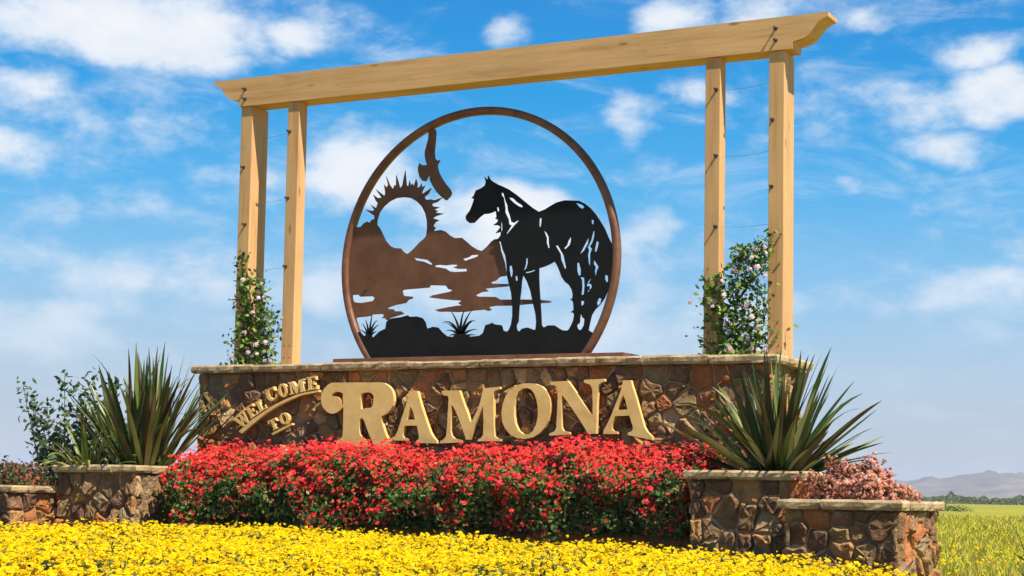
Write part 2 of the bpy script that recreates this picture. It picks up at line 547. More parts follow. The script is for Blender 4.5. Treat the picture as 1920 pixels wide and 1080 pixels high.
T = json.loads('''{"R":[[[1862,2157],[2159,2156],[2457,2152],[2505,2143],[2553,2118],[2592,2081],[2612,2044],[2622,2007],[2624,1959],[2611,1910],[2584,1866],[2547,1833],[2477,1801],[2488,1740],[2508,1684],[2534,1619],[2564,1570],[2593,1526],[2627,1481],[2685,1433],[2752,1398],[2696,1373],[2602,1364],[2517,1376],[2459,1416],[2414,1481],[2384,1537],[2349,1594],[2308,1676],[2272,1757],[2252,1783],[2233,1786],[2217,1757],[2212,1676],[2224,1618],[2253,1586],[2307,1557],[2314,1488],[2131,1484],[1942,1487],[1944,1553],[1993,1573],[2013,1598],[2017,1676],[2017,1791],[2016,1893],[2004,1898],[1983,1877],[1955,1855],[1906,1834],[1857,1833],[1808,1854],[1767,1891],[1741,1933],[1733,1983],[1738,2041],[1766,2090],[1809,2131]],[[1862,2010],[1875,2041],[1914,2062],[1968,2058],[2004,2044],[2010,1918],[1991,1927],[1980,1976],[1950,2005],[1906,2016]],[[2230,1880],[2225,2003],[2231,2036],[2259,2049],[2317,2051],[2360,2038],[2380,2010],[2381,1961],[2373,1920],[2355,1892],[2283,1888],[2245,1876]]],"A1":[[[2801,2060],[2900,2059],[2919,2004],[2951,1913],[2989,1815],[3026,1725],[3062,1642],[3098,1590],[3142,1549],[3143,1526],[2905,1529],[2902,1550],[2932,1571],[2929,1620],[2905,1706],[2760,1706],[2742,1635],[2741,1608],[2752,1583],[2794,1571],[2795,1553],[2590,1555],[2592,1572],[2649,1597],[2678,1650],[2711,1741],[2735,1816],[2764,1892],[2792,1982]],[[2825,1906],[2862,1838],[2881,1767],[2785,1767],[2805,1839]]],"M":[[[3186,2058],[3391,2059],[3409,2007],[3450,1910],[3485,1835],[3517,1753],[3530,1739],[3542,1753],[3595,1849],[3631,1938],[3661,2064],[3682,2078],[3849,2091],[3849,2069],[3791,2051],[3780,2018],[3783,1856],[3790,1708],[3801,1598],[3835,1576],[3876,1569],[3877,1551],[3610,1548],[3614,1568],[3651,1583],[3671,1613],[3674,1746],[3663,1901],[3641,1849],[3605,1775],[3565,1694],[3533,1605],[3517,1565],[3479,1564],[3448,1642],[3412,1731],[3367,1821],[3331,1888],[3309,1914],[3301,1903],[3301,1784],[3299,1650],[3312,1605],[3347,1575],[3437,1557],[3441,1538],[3177,1526],[3181,1549],[3228,1571],[3248,1598],[3259,1709],[3264,1859],[3269,1986],[3251,2008],[3213,2009],[3186,2035]]],"O":[[[4168,2122],[4241,2116],[4315,2087],[4368,2035],[4402,1970],[4414,1897],[4409,1825],[4390,1752],[4355,1687],[4299,1629],[4227,1589],[4129,1572],[4047,1582],[3973,1618],[3918,1673],[3883,1746],[3873,1827],[3884,1915],[3915,1996],[3968,2062],[4037,2101],[4102,2119]],[[4152,2076],[4198,2059],[4235,2015],[4261,1949],[4277,1869],[4276,1789],[4257,1709],[4226,1651],[4177,1618],[4112,1622],[4062,1658],[4028,1724],[4012,1805],[4012,1893],[4027,1973],[4059,2039],[4103,2069]]],"N":[[[4407,2133],[4595,2138],[4620,2109],[4685,2025],[4758,1923],[4822,1844],[4862,1801],[4868,1830],[4864,1973],[4858,2059],[4834,2099],[4771,2121],[4770,2146],[4986,2154],[4987,2129],[4936,2108],[4919,2072],[4911,1937],[4909,1794],[4907,1687],[4904,1626],[4818,1622],[4794,1665],[4729,1759],[4664,1845],[4591,1939],[4538,2001],[4530,1976],[4533,1795],[4535,1687],[4556,1651],[4624,1640],[4628,1619],[4404,1604],[4404,1626],[4460,1647],[4479,1680],[4485,1832],[4490,1976],[4485,2056],[4460,2092],[4408,2104]]],"A2":[[[5185,2137],[5262,2136],[5282,2068],[5318,1969],[5350,1869],[5381,1771],[5405,1693],[5436,1644],[5490,1595],[5490,1567],[5369,1587],[5238,1612],[5238,1633],[5284,1651],[5291,1686],[5267,1757],[5251,1799],[5104,1793],[5074,1715],[5071,1672],[5091,1651],[5130,1644],[5130,1622],[4982,1622],[4982,1651],[5028,1729],[5065,1807],[5103,1899],[5140,1985],[5166,2055],[5177,2112]],[[5186,1998],[5210,1941],[5231,1856],[5123,1853],[5149,1920]]],"small":[["W",[[[596,1771],[647,1810],[654,1803],[647,1792],[721,1747],[697,1802],[675,1813],[663,1810],[656,1817],[694,1846],[702,1839],[696,1829],[768,1783],[728,1850],[710,1846],[703,1853],[744,1885],[752,1878],[745,1866],[812,1750],[794,1736],[733,1773],[762,1711],[744,1698],[619,1770],[604,1764]]]],["E",[[[839,1779],[940,1836],[915,1870],[907,1865],[912,1836],[877,1816],[846,1857],[864,1867],[878,1859],[885,1863],[860,1897],[853,1893],[855,1878],[838,1868],[810,1907],[841,1925],[866,1910],[874,1914],[851,1946],[756,1893],[761,1885],[776,1889],[843,1797],[834,1787]]]],["L",[[[951,1844],[1049,1897],[1026,1935],[1018,1931],[1023,1897],[993,1882],[941,1969],[951,1979],[946,1986],[885,1954],[890,1946],[905,1950],[958,1862],[946,1852]]]],["C",[[[1126,2126],[1143,2085],[1133,2081],[1110,2101],[1087,2100],[1072,2084],[1069,2055],[1077,2031],[1093,2005],[1116,1991],[1136,1996],[1152,2013],[1156,2043],[1168,2042],[1167,2011],[1151,1989],[1126,1974],[1093,1971],[1062,1985],[1039,2014],[1034,2051],[1046,2085],[1073,2108],[1105,2112],[1114,2124]]]],["O",[[[1224,2155],[1248,2155],[1277,2137],[1299,2098],[1300,2054],[1285,2023],[1264,2011],[1241,2011],[1212,2029],[1189,2067],[1189,2112],[1204,2143]],[[1229,2138],[1247,2128],[1263,2103],[1270,2075],[1270,2046],[1260,2028],[1242,2038],[1226,2063],[1219,2090],[1219,2120]]]],["M",[[[1306,2165],[1370,2177],[1427,2108],[1446,2191],[1505,2203],[1507,2194],[1494,2187],[1517,2082],[1532,2081],[1533,2072],[1462,2058],[1460,2067],[1471,2073],[1454,2155],[1430,2052],[1415,2048],[1353,2141],[1372,2054],[1391,2053],[1393,2044],[1335,2033],[1333,2042],[1350,2050],[1327,2155],[1308,2155]]]],["E",[[[1558,2077],[1682,2094],[1678,2135],[1668,2134],[1656,2104],[1612,2098],[1607,2148],[1628,2151],[1637,2138],[1646,2139],[1642,2181],[1633,2180],[1627,2165],[1606,2162],[1601,2209],[1640,2214],[1655,2191],[1665,2192],[1661,2231],[1543,2216],[1544,2206],[1560,2204],[1571,2093],[1557,2087]]]],["T",[[[1058,1753],[1160,1794],[1176,1762],[1168,1759],[1147,1776],[1131,1769],[1175,1686],[1191,1688],[1195,1681],[1134,1657],[1130,1664],[1143,1673],[1098,1756],[1082,1750],[1083,1725],[1074,1721]]]],["O",[[[1248,1842],[1273,1847],[1305,1836],[1330,1808],[1332,1770],[1317,1741],[1296,1727],[1271,1722],[1240,1733],[1215,1762],[1212,1799],[1227,1829]],[[1254,1829],[1274,1824],[1291,1805],[1300,1783],[1301,1757],[1291,1740],[1271,1746],[1254,1764],[1245,1787],[1244,1812]]]]],"strip1":[[[687,1649],[830,1759],[994,1851],[1157,1939],[1320,2002],[1481,2055],[1699,2083],[1700,2062],[1482,2028],[1321,1974],[1183,1918],[1028,1835],[865,1721],[730,1624]]],"strip2":[[[1114,1625],[1248,1686],[1370,1735],[1374,1716],[1257,1665],[1131,1608]]],"brown":[[[1752,3888],[1808,3887],[1850,3926],[1892,3942],[1925,3926],[1945,3957],[1982,3964],[1981,4001],[1960,4011],[1862,4077],[1953,4053],[1979,4065],[1930,4123],[2000,4082],[2020,4136],[1993,4165],[1959,4232],[2018,4191],[2066,4193],[1989,4289],[2103,4209],[2112,4240],[2094,4333],[2127,4299],[2145,4325],[2118,4423],[2166,4326],[2207,4275],[2226,4320],[2245,4309],[2245,4428],[2282,4325],[2296,4279],[2324,4309],[2356,4471],[2377,4307],[2398,4295],[2414,4357],[2431,4297],[2446,4323],[2465,4290],[2492,4366],[2512,4319],[2510,4269],[2536,4277],[2566,4315],[2565,4273],[2608,4290],[2573,4227],[2569,4197],[2686,4258],[2651,4197],[2601,4164],[2624,4133],[2684,4136],[2725,4124],[2819,4146],[2767,4104],[2695,4086],[2706,4060],[2789,4044],[2728,4023],[2771,4005],[2739,3989],[2847,3973],[2750,3952],[2710,3932],[2787,3905],[2741,3885],[2717,3849],[2748,3826],[2721,3796],[2754,3795],[2815,3800],[2867,3780],[2929,3732],[2964,3710],[2926,3733],[2985,3704],[3068,3703],[3119,3664],[3186,3609],[3253,3570],[3311,3552],[3367,3593],[3415,3642],[3455,3667],[3500,3670],[3523,3607],[3535,3541],[3582,3416],[3602,3314],[3603,3278],[3529,3271],[3481,3233],[3428,3221],[3433,3204],[3631,3192],[3631,3169],[3360,3154],[3402,3124],[3320,3120],[3247,3090],[3280,3074],[3484,3063],[3535,3035],[3486,3035],[3779,3026],[3991,3016],[4097,3003],[4130,2994],[4107,2981],[3877,2975],[3683,2965],[3487,2970],[3406,2961],[3440,2931],[3398,2919],[3351,2934],[3239,2929],[3117,2917],[3013,2920],[2918,2927],[2813,2929],[2760,2949],[2812,2960],[2936,2977],[3021,2987],[3082,2990],[3039,3011],[3081,3039],[2972,3047],[2838,3064],[2684,3086],[2722,3106],[2856,3126],[2932,3136],[2970,3151],[2917,3166],[2887,3204],[2700,3216],[2686,3191],[2390,3181],[2361,3174],[2356,3161],[2377,3114],[2490,3101],[2481,3081],[2432,3070],[2404,3037],[2277,3020],[2179,2993],[2189,2980],[2253,2974],[2269,2952],[2347,2950],[2387,2921],[2324,2908],[2211,2882],[2192,2857],[2158,2862],[2152,2879],[2097,2885],[2132,2901],[2121,2927],[1992,2927],[1972,2910],[1797,2899],[1757,2883],[1699,2979],[1665,3084],[1640,3257],[1641,3461],[1644,3577],[1674,3740]],[[2351,4179],[2435,4165],[2509,4124],[2572,4066],[2615,3991],[2638,3909],[2642,3828],[2634,3747],[2602,3713],[2551,3679],[2501,3632],[2450,3590],[2409,3564],[2367,3584],[2324,3627],[2250,3635],[2197,3656],[2143,3709],[2110,3765],[2077,3822],[2054,3860],[2019,3898],[2020,3953],[2049,4034],[2101,4095],[2173,4145],[2257,4176]],[[2492,3517],[2578,3502],[2655,3488],[2715,3444],[2707,3432],[2664,3450],[2613,3471],[2519,3490]],[[2749,3424],[2808,3429],[2875,3419],[2958,3424],[3017,3420],[3017,3405],[2968,3393],[3026,3376],[3134,3371],[3135,3345],[2994,3344],[2927,3356],[2884,3385],[2808,3401],[2758,3406]],[[3086,3479],[3156,3494],[3188,3514],[3271,3514],[3259,3496],[3206,3481],[3156,3468],[3115,3456]],[[1729,3146],[1805,3148],[1826,3125],[1986,3124],[2012,3102],[1988,3072],[1838,3056],[1752,3068],[1733,3107]]],"eagle":[[[2634,4881],[2646,4897],[2714,4892],[2729,4865],[2730,4831],[2725,4746],[2715,4636],[2722,4576],[2746,4548],[2785,4550],[2776,4529],[2757,4505],[2758,4471],[2779,4410],[2824,4339],[2864,4286],[2913,4232],[2938,4188],[2929,4176],[2932,4159],[2915,4156],[2920,4140],[2896,4136],[2894,4123],[2868,4112],[2839,4133],[2809,4154],[2750,4208],[2700,4279],[2664,4341],[2658,4410],[2644,4377],[2616,4332],[2572,4343],[2537,4384],[2516,4445],[2514,4497],[2533,4538],[2563,4510],[2626,4510],[2611,4541],[2594,4611],[2593,4653],[2616,4737],[2634,4796]],[[2698,4761],[2685,4706],[2674,4639],[2671,4588],[2685,4587],[2693,4672],[2704,4748]],[[2741,4370],[2766,4352],[2820,4293],[2847,4260],[2831,4254],[2792,4278],[2752,4323]]],"horse":[[[3341,4330],[3375,4291],[3383,4340],[3408,4297],[3436,4274],[3502,4236],[3558,4212],[3633,4174],[3726,4110],[3810,4043],[3902,3971],[3980,3922],[3994,3925],[4052,3942],[4115,3975],[4186,4007],[4275,4022],[4364,4014],[4435,4008],[4497,3976],[4560,3928],[4622,3860],[4676,3784],[4729,3701],[4765,3619],[4801,3553],[4812,3532],[4817,3402],[4815,3272],[4800,3156],[4770,3080],[4736,3004],[4687,2940],[4632,2891],[4597,2840],[4577,2763],[4561,2685],[4576,2646],[4572,2601],[4335,2637],[4336,2693],[4362,2731],[4389,2789],[4398,2840],[4392,2864],[4359,2871],[4392,2896],[4386,2969],[4372,2993],[4348,3004],[4376,3012],[4380,3054],[4365,3106],[4336,3150],[4288,3186],[4250,3239],[4225,3301],[4200,3353],[4171,3398],[4124,3374],[4057,3351],[3996,3336],[3997,3232],[4004,3128],[4016,2999],[4028,2869],[4035,2757],[4050,2726],[4051,2653],[3965,2656],[3966,2716],[3972,2785],[3961,2871],[3930,2984],[3899,3107],[3859,3203],[3814,3275],[3800,3214],[3793,3111],[3780,3007],[3773,2886],[3770,2799],[3746,2756],[3752,2722],[3768,2661],[3656,2664],[3660,2715],[3683,2767],[3696,2853],[3694,2966],[3677,3097],[3650,3186],[3626,3274],[3620,3361],[3615,3414],[3601,3486],[3570,3549],[3544,3633],[3477,3649],[3518,3671],[3543,3699],[3545,3736],[3485,3725],[3521,3765],[3539,3789],[3511,3807],[3455,3811],[3501,3840],[3510,3862],[3472,3883],[3491,3892],[3485,3942],[3475,3960],[3443,3945],[3397,3935],[3341,3934],[3295,3904],[3249,3865],[3230,3849],[3174,3848],[3135,3879],[3123,3913],[3134,3938],[3171,3978],[3198,4035],[3215,4084],[3220,4103],[3187,4111],[3214,4134],[3241,4191],[3297,4208],[3344,4234],[3357,4267]],[[3546,4150],[3569,4136],[3584,4086],[3599,4043],[3618,4009],[3623,3959],[3648,3900],[3667,3833],[3695,3823],[3731,3841],[3754,3848],[3741,3829],[3705,3798],[3660,3751],[3610,3700],[3614,3720],[3641,3760],[3668,3800],[3640,3809],[3630,3868],[3592,3936],[3591,3986],[3580,4045],[3570,4095],[3546,4121]],[[3635,4091],[3681,4080],[3728,4035],[3783,4003],[3797,3978],[3756,3988],[3700,4025],[3653,4065]],[[3493,4000],[3516,3990],[3522,3957],[3508,3945],[3497,3967]],[[3538,3865],[3559,3814],[3562,3764],[3555,3715],[3547,3765],[3548,3806]],[[3993,3855],[4015,3850],[4010,3789],[4002,3753],[3990,3774],[3989,3823]],[[4043,3726],[4075,3696],[4100,3654],[4101,3597],[4112,3539],[4095,3544],[4075,3598],[4076,3647],[4057,3688]],[[4351,3649],[4351,3600],[4338,3559],[4292,3520],[4273,3530],[4308,3562],[4320,3602]],[[4179,3560],[4203,3563],[4237,3509],[4270,3458],[4290,3377],[4302,3328],[4287,3314],[4267,3361],[4244,3411],[4234,3476]],[[4423,3371],[4445,3374],[4466,3304],[4467,3248],[4443,3239],[4426,3290]],[[4400,3988],[4471,3963],[4496,3940],[4476,3922],[4436,3945]],[[4551,3634],[4543,3566],[4501,3496],[4453,3455],[4468,3489],[4508,3560]],[[4600,3692],[4611,3683],[4610,3635],[4592,3572],[4564,3533],[4588,3508],[4569,3460],[4569,3324],[4553,3365],[4541,3446],[4553,3501],[4538,3526],[4572,3589]],[[4638,3587],[4661,3568],[4652,3521],[4634,3472],[4616,3485],[4625,3538]],[[4610,3396],[4636,3361],[4664,3320],[4644,3281],[4632,3219],[4620,3282],[4629,3321],[4607,3354]],[[4577,3806],[4603,3798],[4599,3755],[4580,3764]],[[4461,3226],[4504,3220],[4511,3135],[4503,3048],[4476,3045],[4484,3127],[4479,3196]],[[4473,2983],[4509,2981],[4505,2948],[4478,2930]],[[4474,2863],[4487,2821],[4515,2798],[4509,2735],[4475,2685],[4442,2703],[4432,2737],[4450,2754],[4464,2762],[4466,2813]],[[4736,3239],[4766,3225],[4770,3168],[4752,3162],[4734,3198]],[[4669,3006],[4699,2998],[4689,2951],[4659,2926],[4649,2961]],[[4589,3217],[4571,3182],[4551,3156],[4581,3151],[4593,3123],[4565,3080],[4541,3068],[4557,3107],[4572,3128],[4531,3134],[4549,3179]],[[3654,3377],[3681,3374],[3694,3315],[3685,3254],[3668,3270],[3655,3334]],[[3725,3270],[3747,3262],[3754,3225],[3737,3211],[3725,3235]],[[3846,3447],[3861,3445],[3865,3394],[3850,3343],[3816,3315],[3834,3361],[3843,3404]],[[3837,3304],[3886,3308],[3943,3323],[3953,3316],[3905,3299],[3857,3292]]],"rocks":[[[2008,2485],[1945,2566],[1832,2742],[1856,2740],[1907,2692],[1947,2712],[2002,2706],[2018,2672],[2047,2692],[2095,2734],[2174,2766],[2186,2842],[2249,2874],[2367,2883],[2445,2901],[2474,2884],[2562,2885],[2630,2866],[2669,2819],[2680,2777],[2695,2751],[2757,2770],[2824,2760],[2873,2709],[2932,2666],[2998,2656],[3054,2687],[3130,2686],[3215,2654],[3317,2660],[3359,2688],[3385,2769],[3436,2780],[3463,2792],[3491,2775],[3570,2764],[3584,2752],[3595,2709],[3636,2694],[3665,2715],[3742,2722],[3782,2691],[3810,2720],[3877,2731],[3926,2713],[3955,2703],[3974,2716],[4035,2744],[4064,2726],[4107,2746],[4183,2744],[4240,2708],[4278,2690],[4334,2689],[4428,2695],[4475,2681],[4521,2692],[4559,2687],[4619,2651],[4589,2572],[4561,2460],[3326,2469]]],"agave1":[[[3105,2649],[3071,2715],[3035,2767],[2994,2802],[2952,2821],[2910,2823],[2870,2808],[2872,2806],[2912,2814],[2948,2808],[2981,2788],[3013,2753],[3047,2705],[3081,2641]],[[3106,2646],[3094,2703],[3078,2757],[3057,2806],[3032,2850],[3005,2891],[2974,2927],[2972,2926],[2996,2887],[3018,2845],[3037,2800],[3052,2751],[3067,2699],[3080,2644]],[[3106,2645],[3104,2703],[3105,2757],[3106,2806],[3110,2851],[3119,2892],[3130,2929],[3127,2931],[3109,2895],[3095,2855],[3084,2809],[3077,2759],[3076,2704],[3080,2645]],[[3106,2643],[3119,2700],[3134,2753],[3150,2802],[3168,2846],[3190,2886],[3215,2922],[3212,2924],[3182,2891],[3154,2852],[3130,2809],[3108,2761],[3092,2706],[3080,2647]],[[3105,2641],[3133,2704],[3160,2752],[3186,2787],[3212,2808],[3240,2816],[3271,2811],[3273,2813],[3239,2824],[3204,2820],[3170,2800],[3136,2765],[3107,2714],[3081,2649]],[[3104,2651],[3076,2683],[3047,2708],[3014,2724],[2981,2731],[2948,2731],[2915,2724],[2916,2722],[2949,2723],[2978,2718],[3005,2707],[3030,2689],[3056,2668],[3082,2639]],[[3104,2638],[3129,2664],[3156,2684],[3184,2702],[3217,2716],[3253,2724],[3293,2728],[3293,2730],[3251,2732],[3212,2728],[3175,2719],[3139,2704],[3109,2681],[3082,2652]],[[3101,2654],[3072,2672],[3045,2685],[3018,2689],[2994,2687],[2974,2679],[2959,2666],[2961,2664],[2979,2672],[2997,2674],[3015,2671],[3035,2663],[3058,2652],[3085,2636]],[[3105,2640],[3131,2689],[3155,2729],[3174,2762],[3191,2785],[3207,2799],[3221,2806],[3221,2808],[3202,2807],[3180,2794],[3156,2773],[3131,2742],[3107,2701],[3081,2650]],[[3099,2635],[3127,2645],[3155,2653],[3184,2661],[3214,2667],[3246,2669],[3280,2668],[3280,2670],[3246,2677],[3213,2680],[3180,2680],[3147,2677],[3116,2668],[3086,2655]],[[3105,2649],[3086,2687],[3063,2721],[3032,2750],[2998,2773],[2960,2791],[2919,2805],[2918,2802],[2956,2784],[2989,2762],[3017,2737],[3040,2708],[3062,2677],[3081,2642]]],"agave2":[[[1978,2680],[1967,2708],[1954,2736],[1938,2760],[1921,2784],[1902,2806],[1883,2826],[1880,2824],[1895,2802],[1909,2779],[1922,2754],[1933,2729],[1946,2702],[1957,2675]],[[1979,2678],[1974,2717],[1968,2753],[1958,2786],[1947,2816],[1935,2843],[1922,2867],[1919,2866],[1927,2841],[1934,2813],[1940,2783],[1945,2750],[1951,2715],[1957,2677]],[[1979,2676],[1983,2720],[1988,2763],[1990,2804],[1993,2843],[1997,2880],[2000,2915],[1997,2916],[1988,2881],[1980,2845],[1972,2806],[1965,2766],[1960,2723],[1957,2679]],[[1978,2675],[1991,2719],[2005,2758],[2018,2791],[2031,2819],[2046,2840],[2063,2857],[2061,2859],[2040,2845],[2020,2825],[2001,2798],[1983,2765],[1969,2725],[1957,2680]],[[1978,2674],[1994,2705],[2012,2732],[2028,2756],[2046,2777],[2065,2795],[2086,2809],[2085,2812],[2060,2801],[2036,2785],[2013,2766],[1992,2743],[1974,2714],[1958,2681]],[[1977,2682],[1962,2702],[1945,2720],[1925,2734],[1903,2746],[1880,2756],[1856,2763],[1855,2760],[1876,2749],[1896,2737],[1913,2723],[1928,2707],[1944,2691],[1959,2673]],[[1976,2671],[1992,2686],[2008,2699],[2021,2712],[2034,2723],[2048,2733],[2061,2740],[2060,2743],[2043,2739],[2027,2733],[2009,2724],[1991,2714],[1975,2700],[1959,2684]]]}''')


def mm(loops):
    return [[(x / 1000.0, z / 1000.0) for x, z in lp] for lp in loops]


rnd = random.Random(7)

# ------------------------------------------------------------------ ground, hills, haze
gm, nt, bs = nodes_of("field_ground")
a = tex_noise(nt, .035, 6, .6, "World", (1, 1, 1))
b = tex_noise(nt, .9, 5, .65, "World")
c1 = ramp_node(nt, a, [(.32, (.27, .19, .09)), (.43, (.28, .26, .05)), (.52, (.32, .30, .04)), (.62, (.22, .24, .045)), (.72, (.31, .22, .10))])
c2 = mixc(nt, .55, c1, ramp_node(nt, b, [(.35, (.6, .62, .5)), (.65, (1.2, 1.15, 1.0))]), "MULTIPLY")
nt.links.new(c2, bs.inputs["Base Color"])
bs.inputs["Roughness"].default_value = 1.0
bs.inputs["Specular IOR Level"].default_value = 0.0
N = 48
GR = 4300.0
gv, gf = [(0, 0, 0)], []
rr = [14, 40, 120, 400, 1200, 2600, GR]
for r_ in rr:
    for k in range(N):
        t = 2 * math.pi * k / N
        gv.append((r_ * math.cos(t), r_ * math.sin(t), 0))
for k in range(N):
    gf.append((0, 1 + k, 1 + (k + 1) % N))
for j in range(len(rr) - 1):
    for k in range(N):
        a_, b_ = 1 + j * N, 1 + (j + 1) * N
        gf.append((a_ + k, b_ + k, b_ + (k + 1) % N, a_ + (k + 1) % N))
ground = part("ground", gv, gf, gm)
tag(ground, "flat yellow green field running to the hills", None, None, "structure")

hm, nt, bs = nodes_of("hill_slopes")
a = tex_noise(nt, .012, 7, .62, "World")
nt.links.new(ramp_node(nt, a, [(.35, (.075, .065, .06)), (.55, (.15, .12, .10)), (.7, (.21, .17, .13))]), bs.inputs["Base Color"])
bs.inputs["Roughness"].default_value = 1.0
bs.inputs["Specular IOR Level"].default_value = 0.0
hv, hf = [], []
NA, NR = 1440, 16
for k in range(NA):
    az = math.radians(-180 + 360.0 * k / NA)
    ad = math.degrees(az)
    d0 = (math.sin(az), math.cos(az))
    s = max(0, min(1, (ad + 24) / 8.0)) if ad < 30 else max(0, 1 - (ad - 30) / 25)
    s = s * s * (3 - 2 * s)
    ridge = 13 + 30 * s
    ridge += (10 - 3 * s) * noise.fractal(Vector((ad * .16, 3.3, 0)), 1.1, 2.0, 3)
    ridge += 8 * math.exp(-((ad + 11.6) / 1.3) ** 2)
    for j in range(NR):
        u = j / (NR - 1)
        r_ = 3000 + 1100 * u
        h = ridge * math.sin(min(1, u * 1.25) * math.pi / 2) ** 1.3
        h *= 1 + .5 * noise.fractal(Vector((ad * .9, u * 5, 7.7)), .8, 2.0, 5) * math.sin(u * math.pi)
        hv.append((d0[0] * r_, d0[1] * r_, max(h, 0) - (.6 if j == 0 else 0)))
for k in range(NA):
    for j in range(NR - 1):
        k2 = (k + 1) % NA
        hf.append((k * NR + j, k * NR + j + 1, k2 * NR + j + 1, k2 * NR + j))
hills = part("hills", hv, hf, hm, None, True)
tag(hills, "low hazy grey hills along the horizon", None, None, "structure")

# ------------------------------------------------------------------ stone work
def clip(poly, nx, nz, d):
    out = []
    n = len(poly)
    for i in range(n):
        p, q = poly[i], poly[(i + 1) % n]
        a_ = p[0] * nx + p[1] * nz - d
        b_ = q[0] * nx + q[1] * nz - d
        if a_ <= 0:
            out.append(p)
        if (a_ < 0 < b_) or (b_ < 0 < a_):
            t = a_ / (a_ - b_)
            out.append((p[0] + (q[0] - p[0]) * t, p[1] + (q[1] - p[1]) * t))
    return out


def voronoi(W, H, n, R, asp=1.0):
    pts = []
    tries = 0
    rad = math.sqrt(W * H / n)
    while len(pts) < n and tries < n * 60:
        tries += 1
        p = (R.uniform(.02, W - .02), R.uniform(.02, H - .02), R.uniform(.55, 1.15))
        if all(((p[0] - q[0]) / asp) ** 2 + (p[1] - q[1]) ** 2 > (.36 * rad * (p[2] + q[2])) ** 2 for q in pts):
            pts.append(p)
    cells = []
    for i, p in enumerate(pts):
        poly = [(0.004, 0.004), (W - .004, 0.004), (W - .004, H - .004), (0.004, H - .004)]
        for j, q in enumerate(pts):
            if i == j:
                continue
            dx, dz = q[0] - p[0], q[1] - p[1]
            L = math.hypot(dx, dz)
            if L > rad * 4.5:
                continue
            nx, nz = dx / L, dz / L
            # weighted bisector so stones differ in size
            t = .5 + .16 * (p[2] - q[2])
            poly = clip(poly, nx, nz, p[0] * nx + p[1] * nz + L * t - .0055)
            if len(poly) < 3:
                break
        if len(poly) >= 3:
            cells.append(poly)
    return cells


def stone_face(parent, org, ux, nrm, W, H, n, seed, mat, proud=.03, asp=1.25):
    """org: lower-left corner of the face, ux: unit vector along it, nrm: outward"""
    R = random.Random(seed)
    org, ux, nrm = Vector(org), Vector(ux), Vector(nrm)
    uz = Vector((0, 0, 1))
    for poly in voronoi(W, H, n, R, asp):
        # drop short edges, roughen
        cl = []
        for i, p in enumerate(poly):
            q = poly[(i + 1) % len(poly)]
            if math.hypot(p[0] - q[0], p[1] - q[1]) > .02:
                cl.append(p)
        if len(cl) < 3:
            continue
        cx = sum(p[0] for p in cl) / len(cl)
        cz = sum(p[1] for p in cl) / len(cl)
        out = []
        for i, p in enumerate(cl):
            q = cl[(i + 1) % len(cl)]
            o = cl[i - 1]
            cut = R.uniform(.05, .16)
            out.append((p[0] + (o[0] - p[0]) * cut, p[1] + (o[1] - p[1]) * cut))
            out.append((p[0] + (q[0] - p[0]) * cut, p[1] + (q[1] - p[1]) * cut))
            L = math.hypot(p[0] - q[0], p[1] - q[1])
            if L > .09:
                m_ = R.uniform(.4, .6)
                jx = -R.uniform(0, .012)
                dx, dz = (q[0] - p[0]) / L, (q[1] - p[1]) / L
                out.append((p[0] + (q[0] - p[0]) * m_ - dz * jx * -1, p[1] + (q[1] - p[1]) * m_ + dx * jx * -1))
        k = len(out)
        size = math.sqrt(abs(sum(out[i][0] * out[(i + 1) % k][1] - out[(i + 1) % k][0] * out[i][1] for i in range(k))) / 2)
        h = proud * R.uniform(.35, 1.25)
        ta, tb = R.gauss(0, .12), R.gauss(0, .15)
        ins = min(.022, size * .1)

        def P3(x, z, d):
            return org + ux * x + uz * z + nrm * d

        V, F = [], []
        for x, z in out:
            V.append(P3(x, z, -.02))
        for x, z in out:
            d = h * .45 + max(-.012, min(.02, ta * (x - cx) + tb * (z - cz))) * .8
            V.append(P3(x, z, max(d, .002)))
        for x, z in out:
            f = 1 - ins / max(.03, math.hypot(x - cx, z - cz)) * R.uniform(.7, 1.4)
            xx, zz = cx + (x - cx) * f, cz + (z - cz) * f
            d = h + ta * (xx - cx) + tb * (zz - cz) + R.uniform(-.004, .004)
            V.append(P3(xx, zz, max(d, .004)))
        for x, z in out:
            f = R.uniform(.42, .62)
            xx, zz = cx + (x - cx) * f, cz + (z - cz) * f
            V.append(P3(xx, zz, max(h + ta * (xx - cx) + tb * (zz - cz) + R.uniform(-.012, .013), .004)))
        V.append(P3(cx + R.uniform(-.1, .1) * size, cz + R.uniform(-.1, .1) * size, max(h + R.uniform(-.006, .012), .006)))
        for i in range(k):
            j = (i + 1) % k
            F.append((i, j, k + j, k + i))
            F.append((k + i, k + j, 2 * k + j, 2 * k + i))
            F.append((2 * k + i, 2 * k + j, 3 * k + j, 3 * k + i))
            F.append((3 * k + i, 3 * k + j, 4 * k))
        part("stone", V, F, mat, parent)


def cap_run(parent, x0, x1, y0, y1, z0, z1, R, axis="x", piece=.8, mat=None):
    """a run of rough flat slabs"""
    L0, L1 = (x0, x1) if axis == "x" else (y0, y1)
    cuts = [L0]
    while L1 - cuts[-1] > piece * 1.5:
        cuts.append(cuts[-1] + piece * R.uniform(.7, 1.3))
    cuts.append(L1)
    for i in range(len(cuts) - 1):
        a_, b_ = cuts[i] + .004, cuts[i + 1] - .004
        if axis == "x":
            bx = (a_, b_, y0, y1)
        else:
            bx = (x0, x1, a_, b_)
        slab(parent, *bx, z0 + R.uniform(-.004, .004), z1 + R.uniform(-.008, .006), R, mat or M["cap"])


